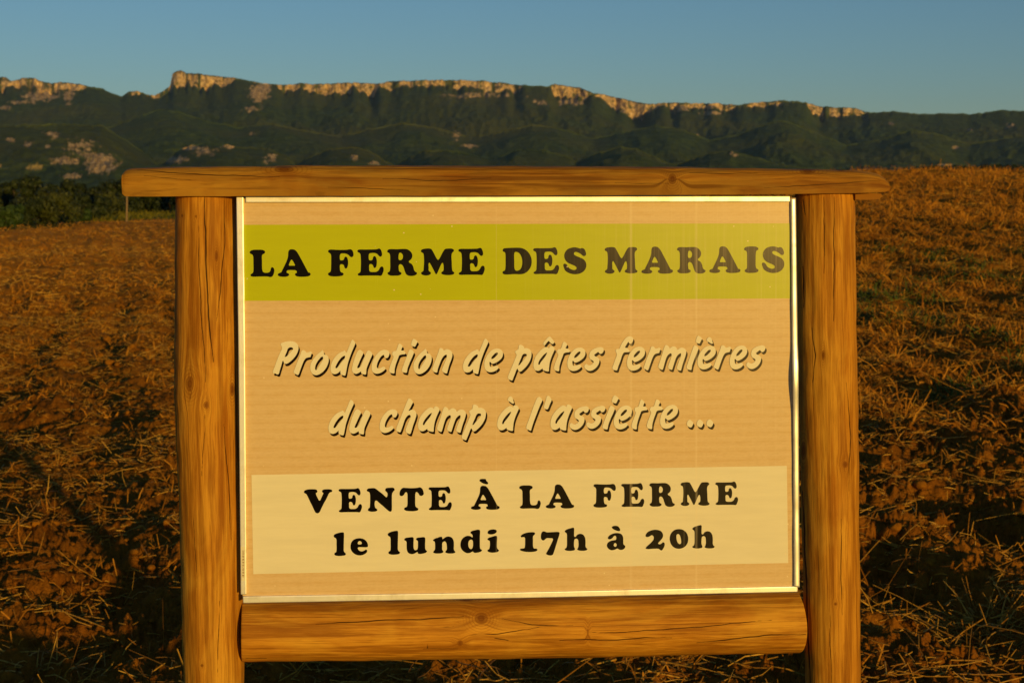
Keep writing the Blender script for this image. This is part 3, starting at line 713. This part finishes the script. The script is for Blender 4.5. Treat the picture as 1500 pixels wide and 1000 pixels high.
hh=G(*b5,"905 155 930 130 1000 105 1065 92 1075 105 1075 190 1080 255 1100 260 1135 220 1190 203 1240 220 1275 275 1285 350 1285 430 1295 460 1318 480 1300 505 1230 515 1160 508 1132 490 1145 465 1155 430 1155 360 1145 310 1115 292 1085 305 1075 350 1075 440 1090 475 1085 500 1030 515 960 515 910 500 905 480 930 462 942 430 945 300 942 210 930 188 908 172")
ha=G(*b6,"88 225 105 200 150 175 205 168 250 180 272 215 275 265 278 305 298 325 295 350 265 372 230 372 205 358 170 372 130 378 95 360 75 325 85 290 120 265 165 255 185 250 190 220 180 203 160 208 140 232 110 245 92 240","158 315 172 290 190 298 195 320 182 335 165 330")
hgr=G(*b6,"135 100 150 85 190 80 215 90 238 128 228 145 195 140 155 122")
h2=G(*b6,"548 195 570 160 620 135 680 128 735 145 760 185 755 225 720 270 700 295 715 305 740 298 760 280 778 290 780 320 765 355 745 380 730 378 710 362 640 360 570 364 548 355 560 335 610 290 645 245 645 212 625 195 595 210 570 218 550 210")
h0=G(*b6,"842 240 855 180 895 135 950 120 1005 130 1050 170 1068 230 1058 295 1020 340 960 360 905 350 862 310","925 235 928 190 945 180 965 195 982 260 980 295 962 303 940 285")
k1=(395,490,11.54); k2=(515,490,9.375); k3=(670,485,11.54); k4=(770,485,11.54); k5=(885,485,11.54); k6=(1000,480,11.54); m1=(475,580,12.5); m2=(585,580,10.714); m3=(720,575,9.375); m4=(870,570,7.895)
sP=G(*k1,"185 160 230 130 300 115 370 112 430 128 470 165 488 215 480 270 450 340 400 405 340 460 290 490 250 488 240 470 228 440 215 455 200 510 175 590 150 665 130 672 95 655 60 652 55 625 85 540 125 430 170 320 205 240 205 205","310 235 345 213 385 220 398 238 375 270 330 320 285 368 255 375 265 345 290 285")
sr=G(*k1,"540 275 575 262 605 280 620 300 660 295 695 285 712 300 700 345 690 375 650 385 610 400 580 440 550 510 520 590 490 670 475 682 440 665 405 640 420 590 460 480 505 370 528 315")
so_=G(*k1,"700 480 740 410 800 340 860 290 895 262 912 290 925 335 965 345 995 390 998 440 975 520 930 595 870 650 800 682 745 675 705 635 685 570 688 520","895 370 905 395 895 430 860 490 815 560 785 600 770 585 772 530 800 465 845 405 875 375")
sd=G(*k1,"1240 280 1265 268 1285 290 1297 305 1310 280 1345 195 1385 100 1400 85 1430 108 1447 150 1430 195 1385 300 1345 410 1315 510 1300 590 1285 665 1275 690 1240 685 1205 668 1197 640 1195 610 1170 635 1130 660 1085 665 1045 640 1030 590 1032 530 1060 450 1105 380 1170 315","1275 360 1270 395 1235 440 1180 510 1135 565 1112 560 1125 515 1165 445 1215 385 1255 358")
su=G(*k2,"85 225 110 208 145 225 160 255 140 300 105 380 78 455 95 458 125 430 160 350 195 265 225 218 255 225 285 265 265 320 230 400 205 470 195 545 170 545 135 530 130 505 105 520 60 538 20 520 5 480 15 415 40 330 65 265")
sc_=G(*k2,"275 430 295 350 345 270 400 222 450 208 500 220 520 255 510 295 490 320 465 320 450 300 445 278 415 290 375 345 350 405 348 450 365 462 400 455 435 440 462 450 460 475 430 505 380 530 330 535 290 510 275 475")
st=G(*k2,"560 250 575 230 610 220 625 190 650 125 675 130 700 160 690 190 680 212 715 222 738 245 735 265 690 272 655 285 640 320 610 400 592 470 585 530 560 530 525 515 515 490 525 440 555 360 575 300 560 275")
si=G(*k2,"770 265 800 205 830 210 855 240 840 290 800 380 770 460 755 522 735 522 700 510 690 490 705 440 740 345")
sdot=G(*k2,"825 100 850 58 880 70 905 95 890 130 870 165 845 160 820 145")
sn=G(*k2,"1190 250 1215 185 1245 190 1268 215 1300 200 1340 205 1375 235 1385 280 1370 340 1340 420 1318 500 1308 530 1285 528 1255 510 1242 490 1255 440 1285 370 1308 300 1305 275 1275 285 1240 330 1210 400 1185 470 1172 518 1150 518 1120 500 1108 480 1120 430 1155 340")
se=G(*k3,"455 540 475 460 525 375 590 315 660 295 720 302 760 340 770 395 750 450 700 500 640 535 585 548 560 520 545 520 545 570 560 600 600 600 650 585 685 590 695 615 670 650 610 682 550 690 495 670 462 620 455 580","680 362 682 385 650 425 605 462 575 468 578 440 610 400 650 365")
sp=G(*k3,"975 345 1010 318 1030 300 1042 240 1060 228 1100 240 1125 265 1130 285 1175 285 1220 305 1250 350 1250 420 1230 490 1180 575 1120 640 1070 680 1045 680 1030 660 1015 632 1000 650 975 715 945 790 925 832 900 825 860 800 855 770 885 690 930 580 975 470 998 400 985 370","1100 400 1130 380 1170 388 1172 410 1140 460 1090 520 1050 570 1032 575 1045 530 1075 460")
sa=G(*m2,"300 400 325 330 380 255 440 200 490 175 525 185 540 195 550 170 575 160 605 172 630 210 615 250 580 330 552 420 540 510 535 555 500 555 455 540 440 525 438 510 410 530 370 548 325 540 298 500 292 450","510 262 490 310 450 365 410 415 385 455 370 445 380 400 420 340 470 285")
scf=G(*k4,"300 195 340 145 385 100 410 90 440 120 475 165 485 185 460 215 435 210 410 185 390 165 360 190 330 230 310 240 300 220")
ss=G(*k4,"1075 400 1095 345 1150 300 1220 275 1280 270 1315 290 1318 330 1295 370 1265 382 1245 370 1230 350 1195 370 1160 400 1170 420 1205 435 1240 465 1245 510 1225 570 1180 625 1120 662 1070 668 1020 645 990 600 1000 570 1030 552 1050 570 1085 575 1130 550 1150 520 1140 500 1105 480 1080 450")
sf=G(*k5,"195 320 215 300 255 295 290 220 340 145 395 95 445 85 485 110 490 145 475 190 450 212 425 205 410 180 385 215 355 275 390 285 415 310 430 345 400 352 335 360 310 395 275 500 240 590 215 660 190 660 150 645 138 620 155 570 190 470 215 390 200 350")
sm=G(*k5,"1010 290 1040 235 1070 240 1100 270 1105 290 1150 262 1190 258 1225 285 1235 312 1280 285 1330 280 1375 310 1388 350 1370 430 1335 530 1310 620 1295 662 1265 660 1228 630 1235 590 1270 490 1300 400 1295 372 1265 385 1225 430 1190 520 1165 600 1145 650 1120 645 1085 625 1080 600 1105 520 1135 430 1140 385 1125 372 1085 395 1055 440 1025 530 1000 620 985 650 960 645 920 615 915 595 945 500 985 370")
sh_=G(*m2,"120 85 150 35 185 52 212 95 195 135 170 185 145 230 185 215 225 215 260 250 268 290 250 360 215 460 185 560 170 592 140 588 105 560 98 530 125 450 160 365 178 310 160 292 125 310 90 360 55 460 25 545 13 566 -15 560 -48 540 -50 515 -20 430 30 310 80 185")
sl_=G(*m3,"600 130 635 65 660 58 690 85 695 110 670 165 620 290 575 410 550 490 540 518 515 512 480 490 478 465 505 390 555 250")
sap=G(*m3,"760 50 785 42 815 75 825 98 800 160 770 225 745 225 718 200 725 165 745 105")
sgr=G(*m3,"222 100 240 60 265 48 285 65 300 110 308 140 295 150 260 130 232 110")
spt=G(*m4,"1075 395 1090 360 1110 352 1140 375 1148 392 1130 435 1115 440 1080 420")
def bbox(g):
    xs = [p[0] for p in g[0]]; ys = [p[1] for p in g[0]]
    return min(xs), min(ys), max(xs), max(ys)
def put(g, b=None):
    if b is not None:
        x0, y0, x1, y1 = bbox(g); a0, c0, a1, c1 = b
        g = [[(a0 + (x - x0) / (x1 - x0) * (a1 - a0), c0 + (y - y0) / (y1 - y0) * (c1 - c0)) for x, y in l] for l in g]
    return [spline(l) for l in g]
TITLE = [put(gL), put(gA), put(gF), put(gE), put(gR), put(gM), put(gE,(671.5,363,710,402.8)), put(gD), put(gE,(781.1,362.1,818.9,401.6)), put(gS),
         put(gM,(885.8,361.9,933.7,400.9)), put(gA,(939.7,361.2,985.7,400.9)), put(gR,(991.8,361.7,1033.5,400.7)), put(gA,(1039.2,360.8,1084.7,399.9)), put(gI), put(gS,(1116.2,360.7,1148.9,399.9))]
SALE = [put(gV), put(gE,(496,714.4,530.2,750)), put(gN), put(gT), put(gE,(627.8,712,661.8,747)), put(gA,(690,711,732,746.2)), put(gGr), put(gL,(760.5,710.5,792.1,744.9)), put(gA,(799.6,709.1,841,744.3)),
        put(gF,(869.3,708.3,902,743)), put(gE,(910.1,707,943.7,742.1)), put(gR,(951.3,707,988.4,741.9)), put(gM,(997,705.8,1039.3,740.6)), put(gE,(1047.9,704.9,1081.1,739.3))]
HOURS = [put(hl), put(he), put(hl,(568,777,586,811.8)), put(hu), put(hn), put(hd), put(hid), put(hi), put(h1), put(h7), put(hh), put(ha), put(hgr), put(h2), put(h0), put(hh,(1014.4,768.6,1046.8,802.7))]
for row, cuts in ((TITLE, (0, 2, 7, 10, 16)), (SALE, (0, 5, 7, 9, 14)), (HOURS, (0, 2, 8, 11, 13, 16))):
    for i, j in zip(cuts[:-1], cuts[1:]): sheet('lettering', row[i:j], -.0074, M_black, panel)
ROW1 = [put(sP), put(sr), put(so_), put(sd), put(su), put(sc_), put(st), put(si), put(sdot), put(so_,(605.5,510.8,632.3,547.6)), put(sn), put(sd,(678.2,495.8,715.1,547.4)), put(se), put(sp),
        put(sa,(781.3,506.7,812.5,543.5)), put(scf), put(st,(811.4,500.6,834.6,543.2)), put(se,(831.1,509.1,857.5,543.1)), put(ss), put(sf), put(se,(918.4,507.7,944.8,542.6)), put(sr,(942.9,507.1,967.3,542.2)), put(sm),
        put(si,(1005.6,506,1023,541.5)), put(sdot,(1019.5,491.7,1028.2,503)), put(se,(1021.7,506.4,1048.5,540.7)), put(sgr,(1035.1,493.4,1044.2,503.4)), put(sr,(1045.5,505.6,1070.6,541.1)), put(se,(1068.9,506,1094.5,540.7)), put(ss,(1093.2,505.8,1120.9,540.2))]
ROW2 = [put(sd,(481.2,585.2,518.2,637.2)), put(su,(511.4,599.2,542.6,635.6)), put(sc_,(556.2,599.2,582.2,633.6)), put(sh_), put(sa), put(sm,(640.1,595.7,682.5,633.2)), put(sp,(676.3,592.1,711.5,644.4)),
        put(sa,(728.3,593.1,760,630.5)), put(sgr), put(sl_), put(sap), put(sa,(806.2,592.1,837.9,629.9)), put(ss,(834.1,594.7,862.4,629.2)), put(ss,(858.7,594.1,886.5,627.6)), put(si,(882.4,594.3,900.4,628.5)), put(sdot,(896.6,578.9,906.1,590.5)),
        put(se,(899.1,593.8,925.7,628.5)), put(st,(925.1,585.2,947.9,628.3)), put(st,(947.5,584.9,970.7,628)), put(se,(966.9,592.8,993.1,627.6)), put(spt), put(spt,(1020.7,614.3,1030.2,625.7)), put(spt,(1035,614,1044.8,625.4))]
DX, DY = 2.1, 3.5
for row, cuts in ((ROW1, (0, 11, 13, 19, 30)), (ROW2, (0, 2, 7, 9, 20, 23))):
    for i, j in zip(cuts[:-1], cuts[1:]):
        sheet('lettering_shade', [[[(x + DX, y + DY) for x, y in l] for l in g] for g in row[i:j]], -.0074, M_shadow, panel)
        sheet('script_lettering', row[i:j], -.0071, M_script, panel)

# ================================================================== STRAW, CLODS, WEEDS
HALF = .40                                                 # tan of the half angle in which things are strewn
def strew(n, r0, r1, p=1.0, xlo=-HALF, xhi=HALF):
    y = (r0 ** p + (r1 ** p - r0 ** p) * rng.random(n)) ** (1 / p)
    x = y * (xlo + (xhi - xlo) * rng.random(n)); return x, y

def blades(x, y, z0, az, tilt, L, w, bend, tint, nseg=2, prism3=True):
    """bent stalks: (n) arrays -> vertices, quads, tint"""
    n = len(x); ks = np.linspace(0, 1, nseg + 1)
    h = np.stack([np.sin(az), np.cos(az)], -1)
    pts = []
    for k in ks:
        a = tilt - bend * k
        pts.append(np.stack([x + h[:, 0] * np.cos(a) * L * k, y + h[:, 1] * np.cos(a) * L * k, z0 + np.sin(a) * L * k], -1))
    pts = np.stack(pts, 1)                                  # n, nseg+1, 3
    side = np.stack([h[:, 1], -h[:, 0], 0 * az], -1)
    upv = np.stack([-h[:, 0] * np.sin(tilt), -h[:, 1] * np.sin(tilt), np.cos(tilt)], -1)
    m = 3 if prism3 else 2
    ring = []
    roll = rng.random(n) * 6.28
    for i in range(m):
        a = roll + i * 2 * math.pi / m
        ring.append(side * np.cos(a)[:, None] + upv * np.sin(a)[:, None])
    ring = np.stack(ring, 1)                                # n, m, 3
    tap = np.linspace(1, .65, nseg + 1)
    V = pts[:, :, None, :] + ring[:, None, :, :] * (w[:, None, None, None] * .5) * tap[None, :, None, None]
    V = V.reshape(-1, 3)
    base = (np.arange(n) * (nseg + 1) * m)[:, None]
    Fq = []
    for s in range(nseg):
        for i in range(m if m > 2 else 1):
            j = (i + 1) % m
            Fq.append(np.stack([s * m + i + 0 * base[:, 0], s * m + j + 0 * base[:, 0], (s + 1) * m + j + 0 * base[:, 0], (s + 1) * m + i + 0 * base[:, 0]], -1) + base)
    Q = np.concatenate(Fq, 0)
    return V, Q, np.repeat(tint, (nseg + 1) * m)

def join(parts):
    V = []; Q = []; T = []; o = 0
    for v, q, t in parts:
        V.append(v); Q.append(q + o); T.append(t); o += len(v)
    return np.concatenate(V), np.concatenate(Q), np.concatenate(T)

def off_sign(x, y):                                         # nothing grows through the posts
    return ~((np.abs(y - DSIGN) < .2) & (np.abs(x) < .7))

parts = []
# long straws lying about, near
for (n, r0, r1, Lm, wd, pw) in ((4200, 2.6, 9, .13, .0052, 1.6), (16000, 2.6, 9, .045, .0050, 1.6), (12000, 9, 20, .13, .0055, 1.5), (56000, 9, 20, .05, .0062, 1.5), (76000, 20, 48, .10, .0095, 1.4), (30000, 48, 100, .15, .016, 1.3)):
    x, y = strew(n, r0, r1, pw)
    patch = fbm(x / .5, y / .5, 3, 61) + .6 * fbm(x / 2.5, y / 2.5, 2, 62)
    k = (patch > rng.normal(-.05, .35, n)) & off_sign(x, y); x, y = x[k], y[k]; n = len(x)
    z = ground_z(x, y, np.full(n, .01))
    L = Lm * np.exp(rng.normal(0, .45, n)); lying = rng.random(n) < .92
    tilt = np.where(lying, rng.normal(.08, .16, n), rng.uniform(.3, 1.3, n))
    L = np.where(lying, L, L * .8)
    tint = np.clip(rng.beta(1.1, 1.6, n), 0, 1)
    az = np.where(rng.random(n) < .55, np.where(rng.random(n) < .5, 1, -1) * (math.pi / 2 + rng.normal(0, .35, n)), rng.uniform(0, 6.283, n))
    parts.append(blades(x, y, z + .008 + .012 * rng.random(n), az, tilt, L, wd * rng.uniform(.6, 1.3, n), rng.normal(.1, .25, n), tint, 2, r0 < 20))
V, Q, T = join(parts)
straw = mesh_np('straw', V, Q, M_straw, attrs={'tint': ('FLOAT', T)})
tag(straw, 'dry straw strewn over the ploughed field', 'straw', kind='stuff')

# short dull stubble and root tufts, thicker on the far right
parts = []
def tufts(nt, r0, r1, xlo, xhi, per, Lm, wd, spread, pw=1.5):
    x, y = strew(nt, r0, r1, pw, xlo, xhi)
    k = (fbm(x / 1.3, y / 1.3, 3, 91) > rng.normal(-.1, .4, nt)) & off_sign(x, y); x, y = x[k], y[k]
    x = np.repeat(x, per); y = np.repeat(y, per); n = len(x)
    x = x + rng.normal(0, spread, n); y = y + rng.normal(0, spread, n)
    z = ground_z(x, y, np.full(n, .01)) - .01
    parts.append(blades(x, y, z, rng.uniform(0, 6.283, n), rng.uniform(.25, 1.4, n), Lm * np.exp(rng.normal(0, .35, n)), wd * rng.uniform(.6, 1.4, n), rng.normal(.35, .3, n), np.clip(rng.beta(1.5, 1.8, n), 0, 1), 2, False))
tufts(900, 3, 9, -HALF, HALF, 7, .07, .005, .03)
tufts(4200, 9, 24, -HALF, HALF, 8, .075, .009, .06)
tufts(3600, 8, 26, .18, HALF, 9, .10, .009, .07)
tufts(9000, 24, 62, .10, HALF, 8, .15, .016, .12, 1.4)
tufts(5200, 24, 96, -HALF, .10, 7, .11, .018, .12, 1.3)
V, Q, T = join(parts)
tag(mesh_np('stubble', V, Q, M_stub, attrs={'tint': ('FLOAT', T)}), 'short brown stubble standing in the field', 'stubble', kind='stuff')

parts = []
x, y = strew(42000, 9.5, 24, 1.5, .2, HALF)
k_ = fbm(x / 1.6, y / 2.6, 3, 71) > .42 + rng.normal(0, .12, len(x)); x, y = x[k_], y[k_]; n = len(x)
parts.append(blades(x, y, ground_z(x, y, np.full(n, .01)) - .01, rng.uniform(0, 6.283, n), rng.uniform(.3, 1.4, n), .075 * np.exp(rng.normal(0, .35, n)), .010 * rng.uniform(.6, 1.4, n), rng.normal(.35, .3, n), rng.beta(1.5, 1.8, n), 2, False))
V, Q, T = join(parts)
tag(mesh_np('weeds', V, Q, M_weed, attrs={'tint': ('FLOAT', T)}), 'low green weeds among the stubble at the right', 'weeds', kind='stuff')

n = 26000
yv = 66 + 70 * rng.random(n) ** 1.3; xv = yv * (-.42 + .36 * rng.random(n)); k_ = (np.hypot(xv, yv) > edge_r(xv, yv) + .5) & ((xv / yv > -.295) | (yv > 100)); xv, yv = xv[k_], yv[k_]; n = len(xv)
V, Q, T = blades(xv, yv, base_z(xv, yv) - .02, rng.uniform(0, 6.283, n), rng.uniform(.7, 1.5, n), rng.uniform(.15, .5, n), rng.uniform(.03, .07, n), rng.normal(.4, .3, n), rng.beta(1.5, 1.5, n), 2, False)
tag(mesh_np('verge_grass', V, Q, M_verge, attrs={'tint': ('FLOAT', T)}), 'green grass strip between the field and the dark trees', 'grass', kind='stuff')

# clods of clay
def clods(n, r0, r1):
    import bmesh
    bm = bmesh.new(); bmesh.ops.create_icosphere(bm, subdivisions=2, radius=1)
    bv = np.array([v.co[:] for v in bm.verts]); bf = np.array([[v.index for v in f.verts] for f in bm.faces]); bm.free()
    x, y = strew(n, r0, r1, 1.5)
    k = (fbm(x / .9, y / .9, 2, 95) > rng.normal(0, .4, n)) & off_sign(x, y); x, y = x[k], y[k]; n = len(x)
    z = ground_z(x, y, np.full(n, .01))
    s = np.minimum(.011 * np.exp(rng.normal(0, .55, n)), .026) * np.clip(y / 9, 1, 1.8)
    V = []
    for i in range(n):
        d = bv * (1 + .32 * noise(bv[:, 0] * 1.7 + i * 3.1, bv[:, 1] * 1.7 + bv[:, 2] * 2.3, 99))[:, None]
        d = d * np.array([rng.uniform(.8, 1.5), rng.uniform(.8, 1.3), rng.uniform(.5, .95)])
        a = rng.uniform(0, 6.28); ca, sa = math.cos(a), math.sin(a)
        V.append(np.stack([d[:, 0] * ca - d[:, 1] * sa, d[:, 0] * sa + d[:, 1] * ca, d[:, 2]], -1) * s[i] + np.array([x[i], y[i], z[i] + s[i] * .25]))
    Q = (bf[None] + (np.arange(n) * len(bv))[:, None, None]).reshape(-1, 3)
    return np.concatenate(V), Q
V, Q = clods(9000, 2.6, 26)
tag(mesh_np('clods', V, Q, M_clod), 'brown clay clods lying on the ploughed field', 'clods', kind='stuff')

# the thick straw heap at lower right
def tuft_thing(px, py, n, spread, L, label):
    Y = EYE * F / (py - HOR); X = (px - 750) / F * Y
    x = X + rng.normal(0, spread, n); y = Y + rng.normal(0, spread * .8, n); z = ground_z(x, y, np.full(n, .01)) - .005
    az = np.arctan2(x - X, y - Y) + rng.normal(0, .9, n)
    v, q, t = blades(x, y, z, az, np.clip(rng.normal(.45, .4, n), -.1, 1.4), L * np.exp(rng.normal(0, .4, n)), .0058 * rng.uniform(.6, 1.3, n), rng.normal(.45, .4, n), np.clip(rng.beta(1.6, 1.5, n), 0, 1), 3, True)
    o = mesh_np('straw_tuft', v, q, M_straw, attrs={'tint': ('FLOAT', t)})
    tag(o, label, 'straw tuft', 'thick tufts of straw near the sign')
tuft_thing(1440, 975, 420, .11, .10, 'big tangled tuft of golden straw in the bottom right corner')
tuft_thing(985, 1010, 70, .05, .07, 'small straw tuft showing under the bottom rail of the sign')
tuft_thing(60, 985, 110, .10, .09, 'loose straw tuft in the bottom left corner')

# ================================================================== TREES BEYOND THE FIELD
M_bark = NT('bark').fin(Base_Color=(.09, .06, .035), Roughness=.9)
M_l1 = mat_leaf('dark_green_leaf', (.010, .017, .004), (.028, .040, .008))
M_l2 = mat_leaf('olive_leaf', (.022, .030, .006), (.056, .064, .012))
M_l3 = mat_leaf('mid_green_leaf', (.014, .032, .006), (.040, .070, .011))
def px_ground(px, y): return (px - 750) / F * y

def crown_mesh(cx, cy, z0, wid, hgt, n, leaf, seed, low=0.0):
    g = np.random.default_rng(seed)
    nb = 16
    bx = g.normal(0, .42, nb) * wid * .5; by = g.normal(0, .42, nb) * wid * .5
    q = g.random(nb); bz = hgt * (low + .12 + (.80 - low) * q); sc = (1 - .55 * np.abs(q - .35)) ; bx *= sc; by *= sc
    br = (.20 + .13 * g.random(nb)) * min(wid, hgt * 1.2) * (1.05 - .45 * q)
    i = g.integers(0, nb, n)
    d = g.normal(0, 1, (n, 3)); d /= np.linalg.norm(d, axis=1)[:, None]
    rad = br[i] * (1 - .55 * g.random(n) ** 2.2)
    p = np.stack([bx[i], by[i], bz[i]], -1) + d * rad[:, None] * np.array([1, 1, .9])
    keep = noise(p[:, 0] * 2.2 / leaf * .12 + seed, p[:, 2] * 2.2 / leaf * .12, seed) > -.55
    keep &= p[:, 2] > .05
    p, d = p[keep], d[keep]; n = len(p)
    nr = d + g.normal(0, .45, (n, 3)); nr /= np.linalg.norm(nr, axis=1)[:, None]
    a = np.cross(nr, g.normal(0, 1, (n, 3))); a /= np.linalg.norm(a, axis=1)[:, None]; b = np.cross(nr, a)
    s = leaf * g.uniform(.6, 1.3, n)[:, None]
    quad = np.stack([p - a * s, p + b * s * .55, p + a * s, p - b * s * .55], 1) + np.array([cx, cy, z0])
    tint = np.repeat(np.clip(.5 + .5 * noise(p[:, 0] * 1.3, p[:, 2] * 1.3 + p[:, 1], seed + 3) + g.normal(0, .2, n), 0, 1), 4)
    return quad.reshape(-1, 3), np.arange(n * 4).reshape(-1, 4), tint

def tree(name, px, y, top_py, wpx, mat, label, cat, group, n=3600, low=0.0, seed=0, leaf=None):
    x = px_ground(px, y); zg = float(base_z(np.array([x]), np.array([float(y)]))[0])
    ztop = EYE + (HOR - top_py) / F * y; h = ztop - zg; wid = wpx / F * y
    e = empty(name, (x, y, zg)); tag(e, label, cat, group)
    leaf = leaf or .042 * (h + wid) / 2
    v, q, t = crown_mesh(x, y, zg, wid, h, n, leaf, seed, low)
    mesh_np('crown', v, q, mat, e, smooth=False, attrs={'tint': ('FLOAT', t)})
    V = []; Fc = []
    def limb(p0, p1, r0, r1, k=7, segs=5):
        b0 = len(V); p0 = np.array(p0); p1 = np.array(p1)
        g = np.random.default_rng(seed + len(V))
        for s in range(segs + 1):
            f = s / segs; c = p0 + (p1 - p0) * f + (g.normal(0, .02, 3) * h if 0 < s < segs else 0); r = r0 + (r1 - r0) * f
            for i in range(k): V.append((c[0] + r * math.cos(i * 6.283 / k), c[1] + r * math.sin(i * 6.283 / k), c[2]))
        for s in range(segs):
            for i in range(k): Fc.append((b0 + s * k + i, b0 + s * k + (i + 1) % k, b0 + (s + 1) * k + (i + 1) % k, b0 + (s + 1) * k + i))
    limb((x, y, zg - .15), (x + .03 * h, y, zg + h * .72), .035 * h, .010 * h)
    for i in range(5):
        a = i * 1.26 + seed; limb((x, y, zg + h * (.18 + .08 * i)), (x + math.cos(a) * wid * .3, y + math.sin(a) * wid * .3, zg + h * (.42 + .1 * i)), .014 * h, .005 * h, 5, 3)
    mesh_py('trunk', V, Fc, M_bark, e, True)
    return e

# far belt of trees, then the nearer bushes along the edge of the field
belt = [(-75,262,70),(-28,268,66),(18,266,64),(58,263,60),(100,265,62),(141,268,52),(178,264,50),(214,267,52),(246,264,50),(282,266,58),(322,263,60)]
words = ['outermost left of the dark tree belt', 'second from the left of the dark tree belt, at the picture edge', 'dark tree of the belt above the lone bush at the picture edge', 'dark round tree of the belt just behind the olive bush',
         'dark tree of the belt behind the rightmost bush', 'low dark tree of the belt left of the thin pole', 'dark tree of the belt right behind the thin pole', 'dark tree of the belt just right of the thin pole',
         'dark tree of the belt close to the left post of the sign', 'dark tree of the belt hidden behind the left post', 'dark tree of the belt behind the top left of the panel']
for i, (px, ty, w) in enumerate(belt):
    tree('belt_tree', px, 128 + 7 * (i % 3), ty, w * 1.25, M_l1, words[i], 'tree', 'dark belt of trees beyond the field', 5000, 0.0, 100 + i)
front = [(8,303,60,M_l3,'low bright bush at the left picture edge'),(70,274,62,M_l2,'tall olive bush standing between two rounder bushes'),(108,301,52,M_l3,'round mid-green bush nearest the bare verge'),
         (132,286,50,M_l1,'dark bush leaning behind the round mid-green bush'),(40,292,46,M_l1,'dark bush filling the gap left of the olive bush'),(150,282,46,M_l2,'pale olive bush just left of the thin pole'),(-40,296,70,M_l2,'olive bush outside the left picture edge')]
for i, (px, ty, w, m, lab) in enumerate(front):
    tree('bush', px, edge_r((px - 750) / F, 1.0) + (5 if i in (3, 4) else 2) + (8 if i == 5 else 0), ty, w * 1.15, m, lab, 'bush', 'bushes at the far edge of the field', 6500, 0.0, 200 + i)
for i, (px, ty, w) in enumerate([(165,316,26),(205,315,20),(252,314,24)]):
    tree('low_shrub', px, edge_r((px - 750) / F, 1.0) + 3, ty, w, M_l3, ['low shrub left of the thin pole at the field edge', 'small low shrub right of the thin pole', 'low shrub beside the left post at the field edge'][i], 'shrub', 'low shrubs on the grass verge', 700, 0.0, 300 + i)
# thin wooden pole at the field edge
def pole():
    y = 90.0; x = px_ground(185.5, y); zg = float(base_z(np.array([x]), np.array([y]))[0])
    V = []; Fc = []; k = 10; rings = [(-.4, .065), (.6, .062), (1.6, .060), (2.5, .057), (2.62, .05), (2.66, .02)]
    for j, (z, r) in enumerate(rings):
        for i in range(k): V.append((x + .01 * j + r * math.cos(i * 6.283 / k), y + r * math.sin(i * 6.283 / k), zg + z))
    for j in range(len(rings) - 1):
        for i in range(k): Fc.append((j * k + i, j * k + (i + 1) % k, (j + 1) * k + (i + 1) % k, (j + 1) * k + i))
    Fc.append(tuple(range((len(rings) - 1) * k, len(rings) * k)))
    t = NT('grey_pole_wood'); c = t.ramp(t.noise(t.vmul(t.pos(), (9, 9, 1)), 1, 3), [(.35, (.16, .10, .05)), (.65, (.27, .18, .09))])
    o = mesh_py('wooden_pole', V, Fc, t.fin(Base_Color=c, Roughness=.85), None, True)
    tag(o, 'thin wooden pole at the far field edge below the beam end', 'pole')
pole()

# dark wood on the skyline at right: one distant mass
def far_wood():
    g = np.random.default_rng(5); n = 5200
    px = np.concatenate([g.uniform(1322, 1330, 60), g.uniform(1335, 1560, n), g.uniform(980, 1335, 500)])
    y = g.uniform(420, 520, len(px)); top = interp([(900,250),(1320,249),(1345,246.5),(1360,244),(1400,243.5),(1420,245),(1460,242.5),(1500,243),(1560,240)], px) + 1.3 * fbm(px / 7, px * 0, 3, 4)
    x = px_ground(px, y); zt = EYE + (HOR - top) / F * y; z = zt * g.uniform(.45, 1, len(px)) ** .7
    c = np.stack([x, y, z], -1); N = len(c)
    a = g.normal(0, 1, (N, 3)); a /= np.linalg.norm(a, axis=1)[:, None]; b = np.cross(a, g.normal(0, 1, (N, 3))); b /= np.linalg.norm(b, axis=1)[:, None]
    s = g.uniform(.35, .9, N)[:, None]
    v = np.stack([c - a * s, c + b * s * .6, c + a * s, c - b * s * .6], 1).reshape(-1, 3)
    tint = np.repeat(g.random(N) * .6, 4)
    tag(mesh_np('woodland', v, np.arange(N * 4).reshape(-1, 4), M_l1, smooth=False, attrs={'tint': ('FLOAT', tint)}), 'far dark wood along the skyline at the right', 'woodland', kind='stuff')
far_wood()

# ------------------------------------------------------------------ thin evening haze: one closed box of even air
def haze():
    x0, x1, y0, y1, z0, z1 = -9700, 9700, -9700, 10500, -3.0, 700
    V = [(x, y, z) for x in (x0, x1) for y in (y0, y1) for z in (z0, z1)]
    Fc = [(0, 1, 3, 2), (4, 6, 7, 5), (0, 4, 5, 1), (2, 3, 7, 6), (0, 2, 6, 4), (1, 5, 7, 3)]
    m = bpy.data.materials.new('evening_air'); m.use_nodes = True; nt = m.node_tree
    for n in list(nt.nodes):
        if n.type == 'BSDF_PRINCIPLED': nt.nodes.remove(n)
    v = nt.nodes.new('ShaderNodeVolumePrincipled'); v.inputs['Color'].default_value = (.80, .92, 1, 1); v.inputs['Density'].default_value = 2.0e-5; v.inputs['Anisotropy'].default_value = .45
    out = [n for n in nt.nodes if n.type == 'OUTPUT_MATERIAL'][0]; nt.links.new(v.outputs[0], out.inputs['Volume'])
    tag(mesh_py('haze', V, Fc, m), 'thin evening haze over the valley', 'haze', kind='stuff')
haze()
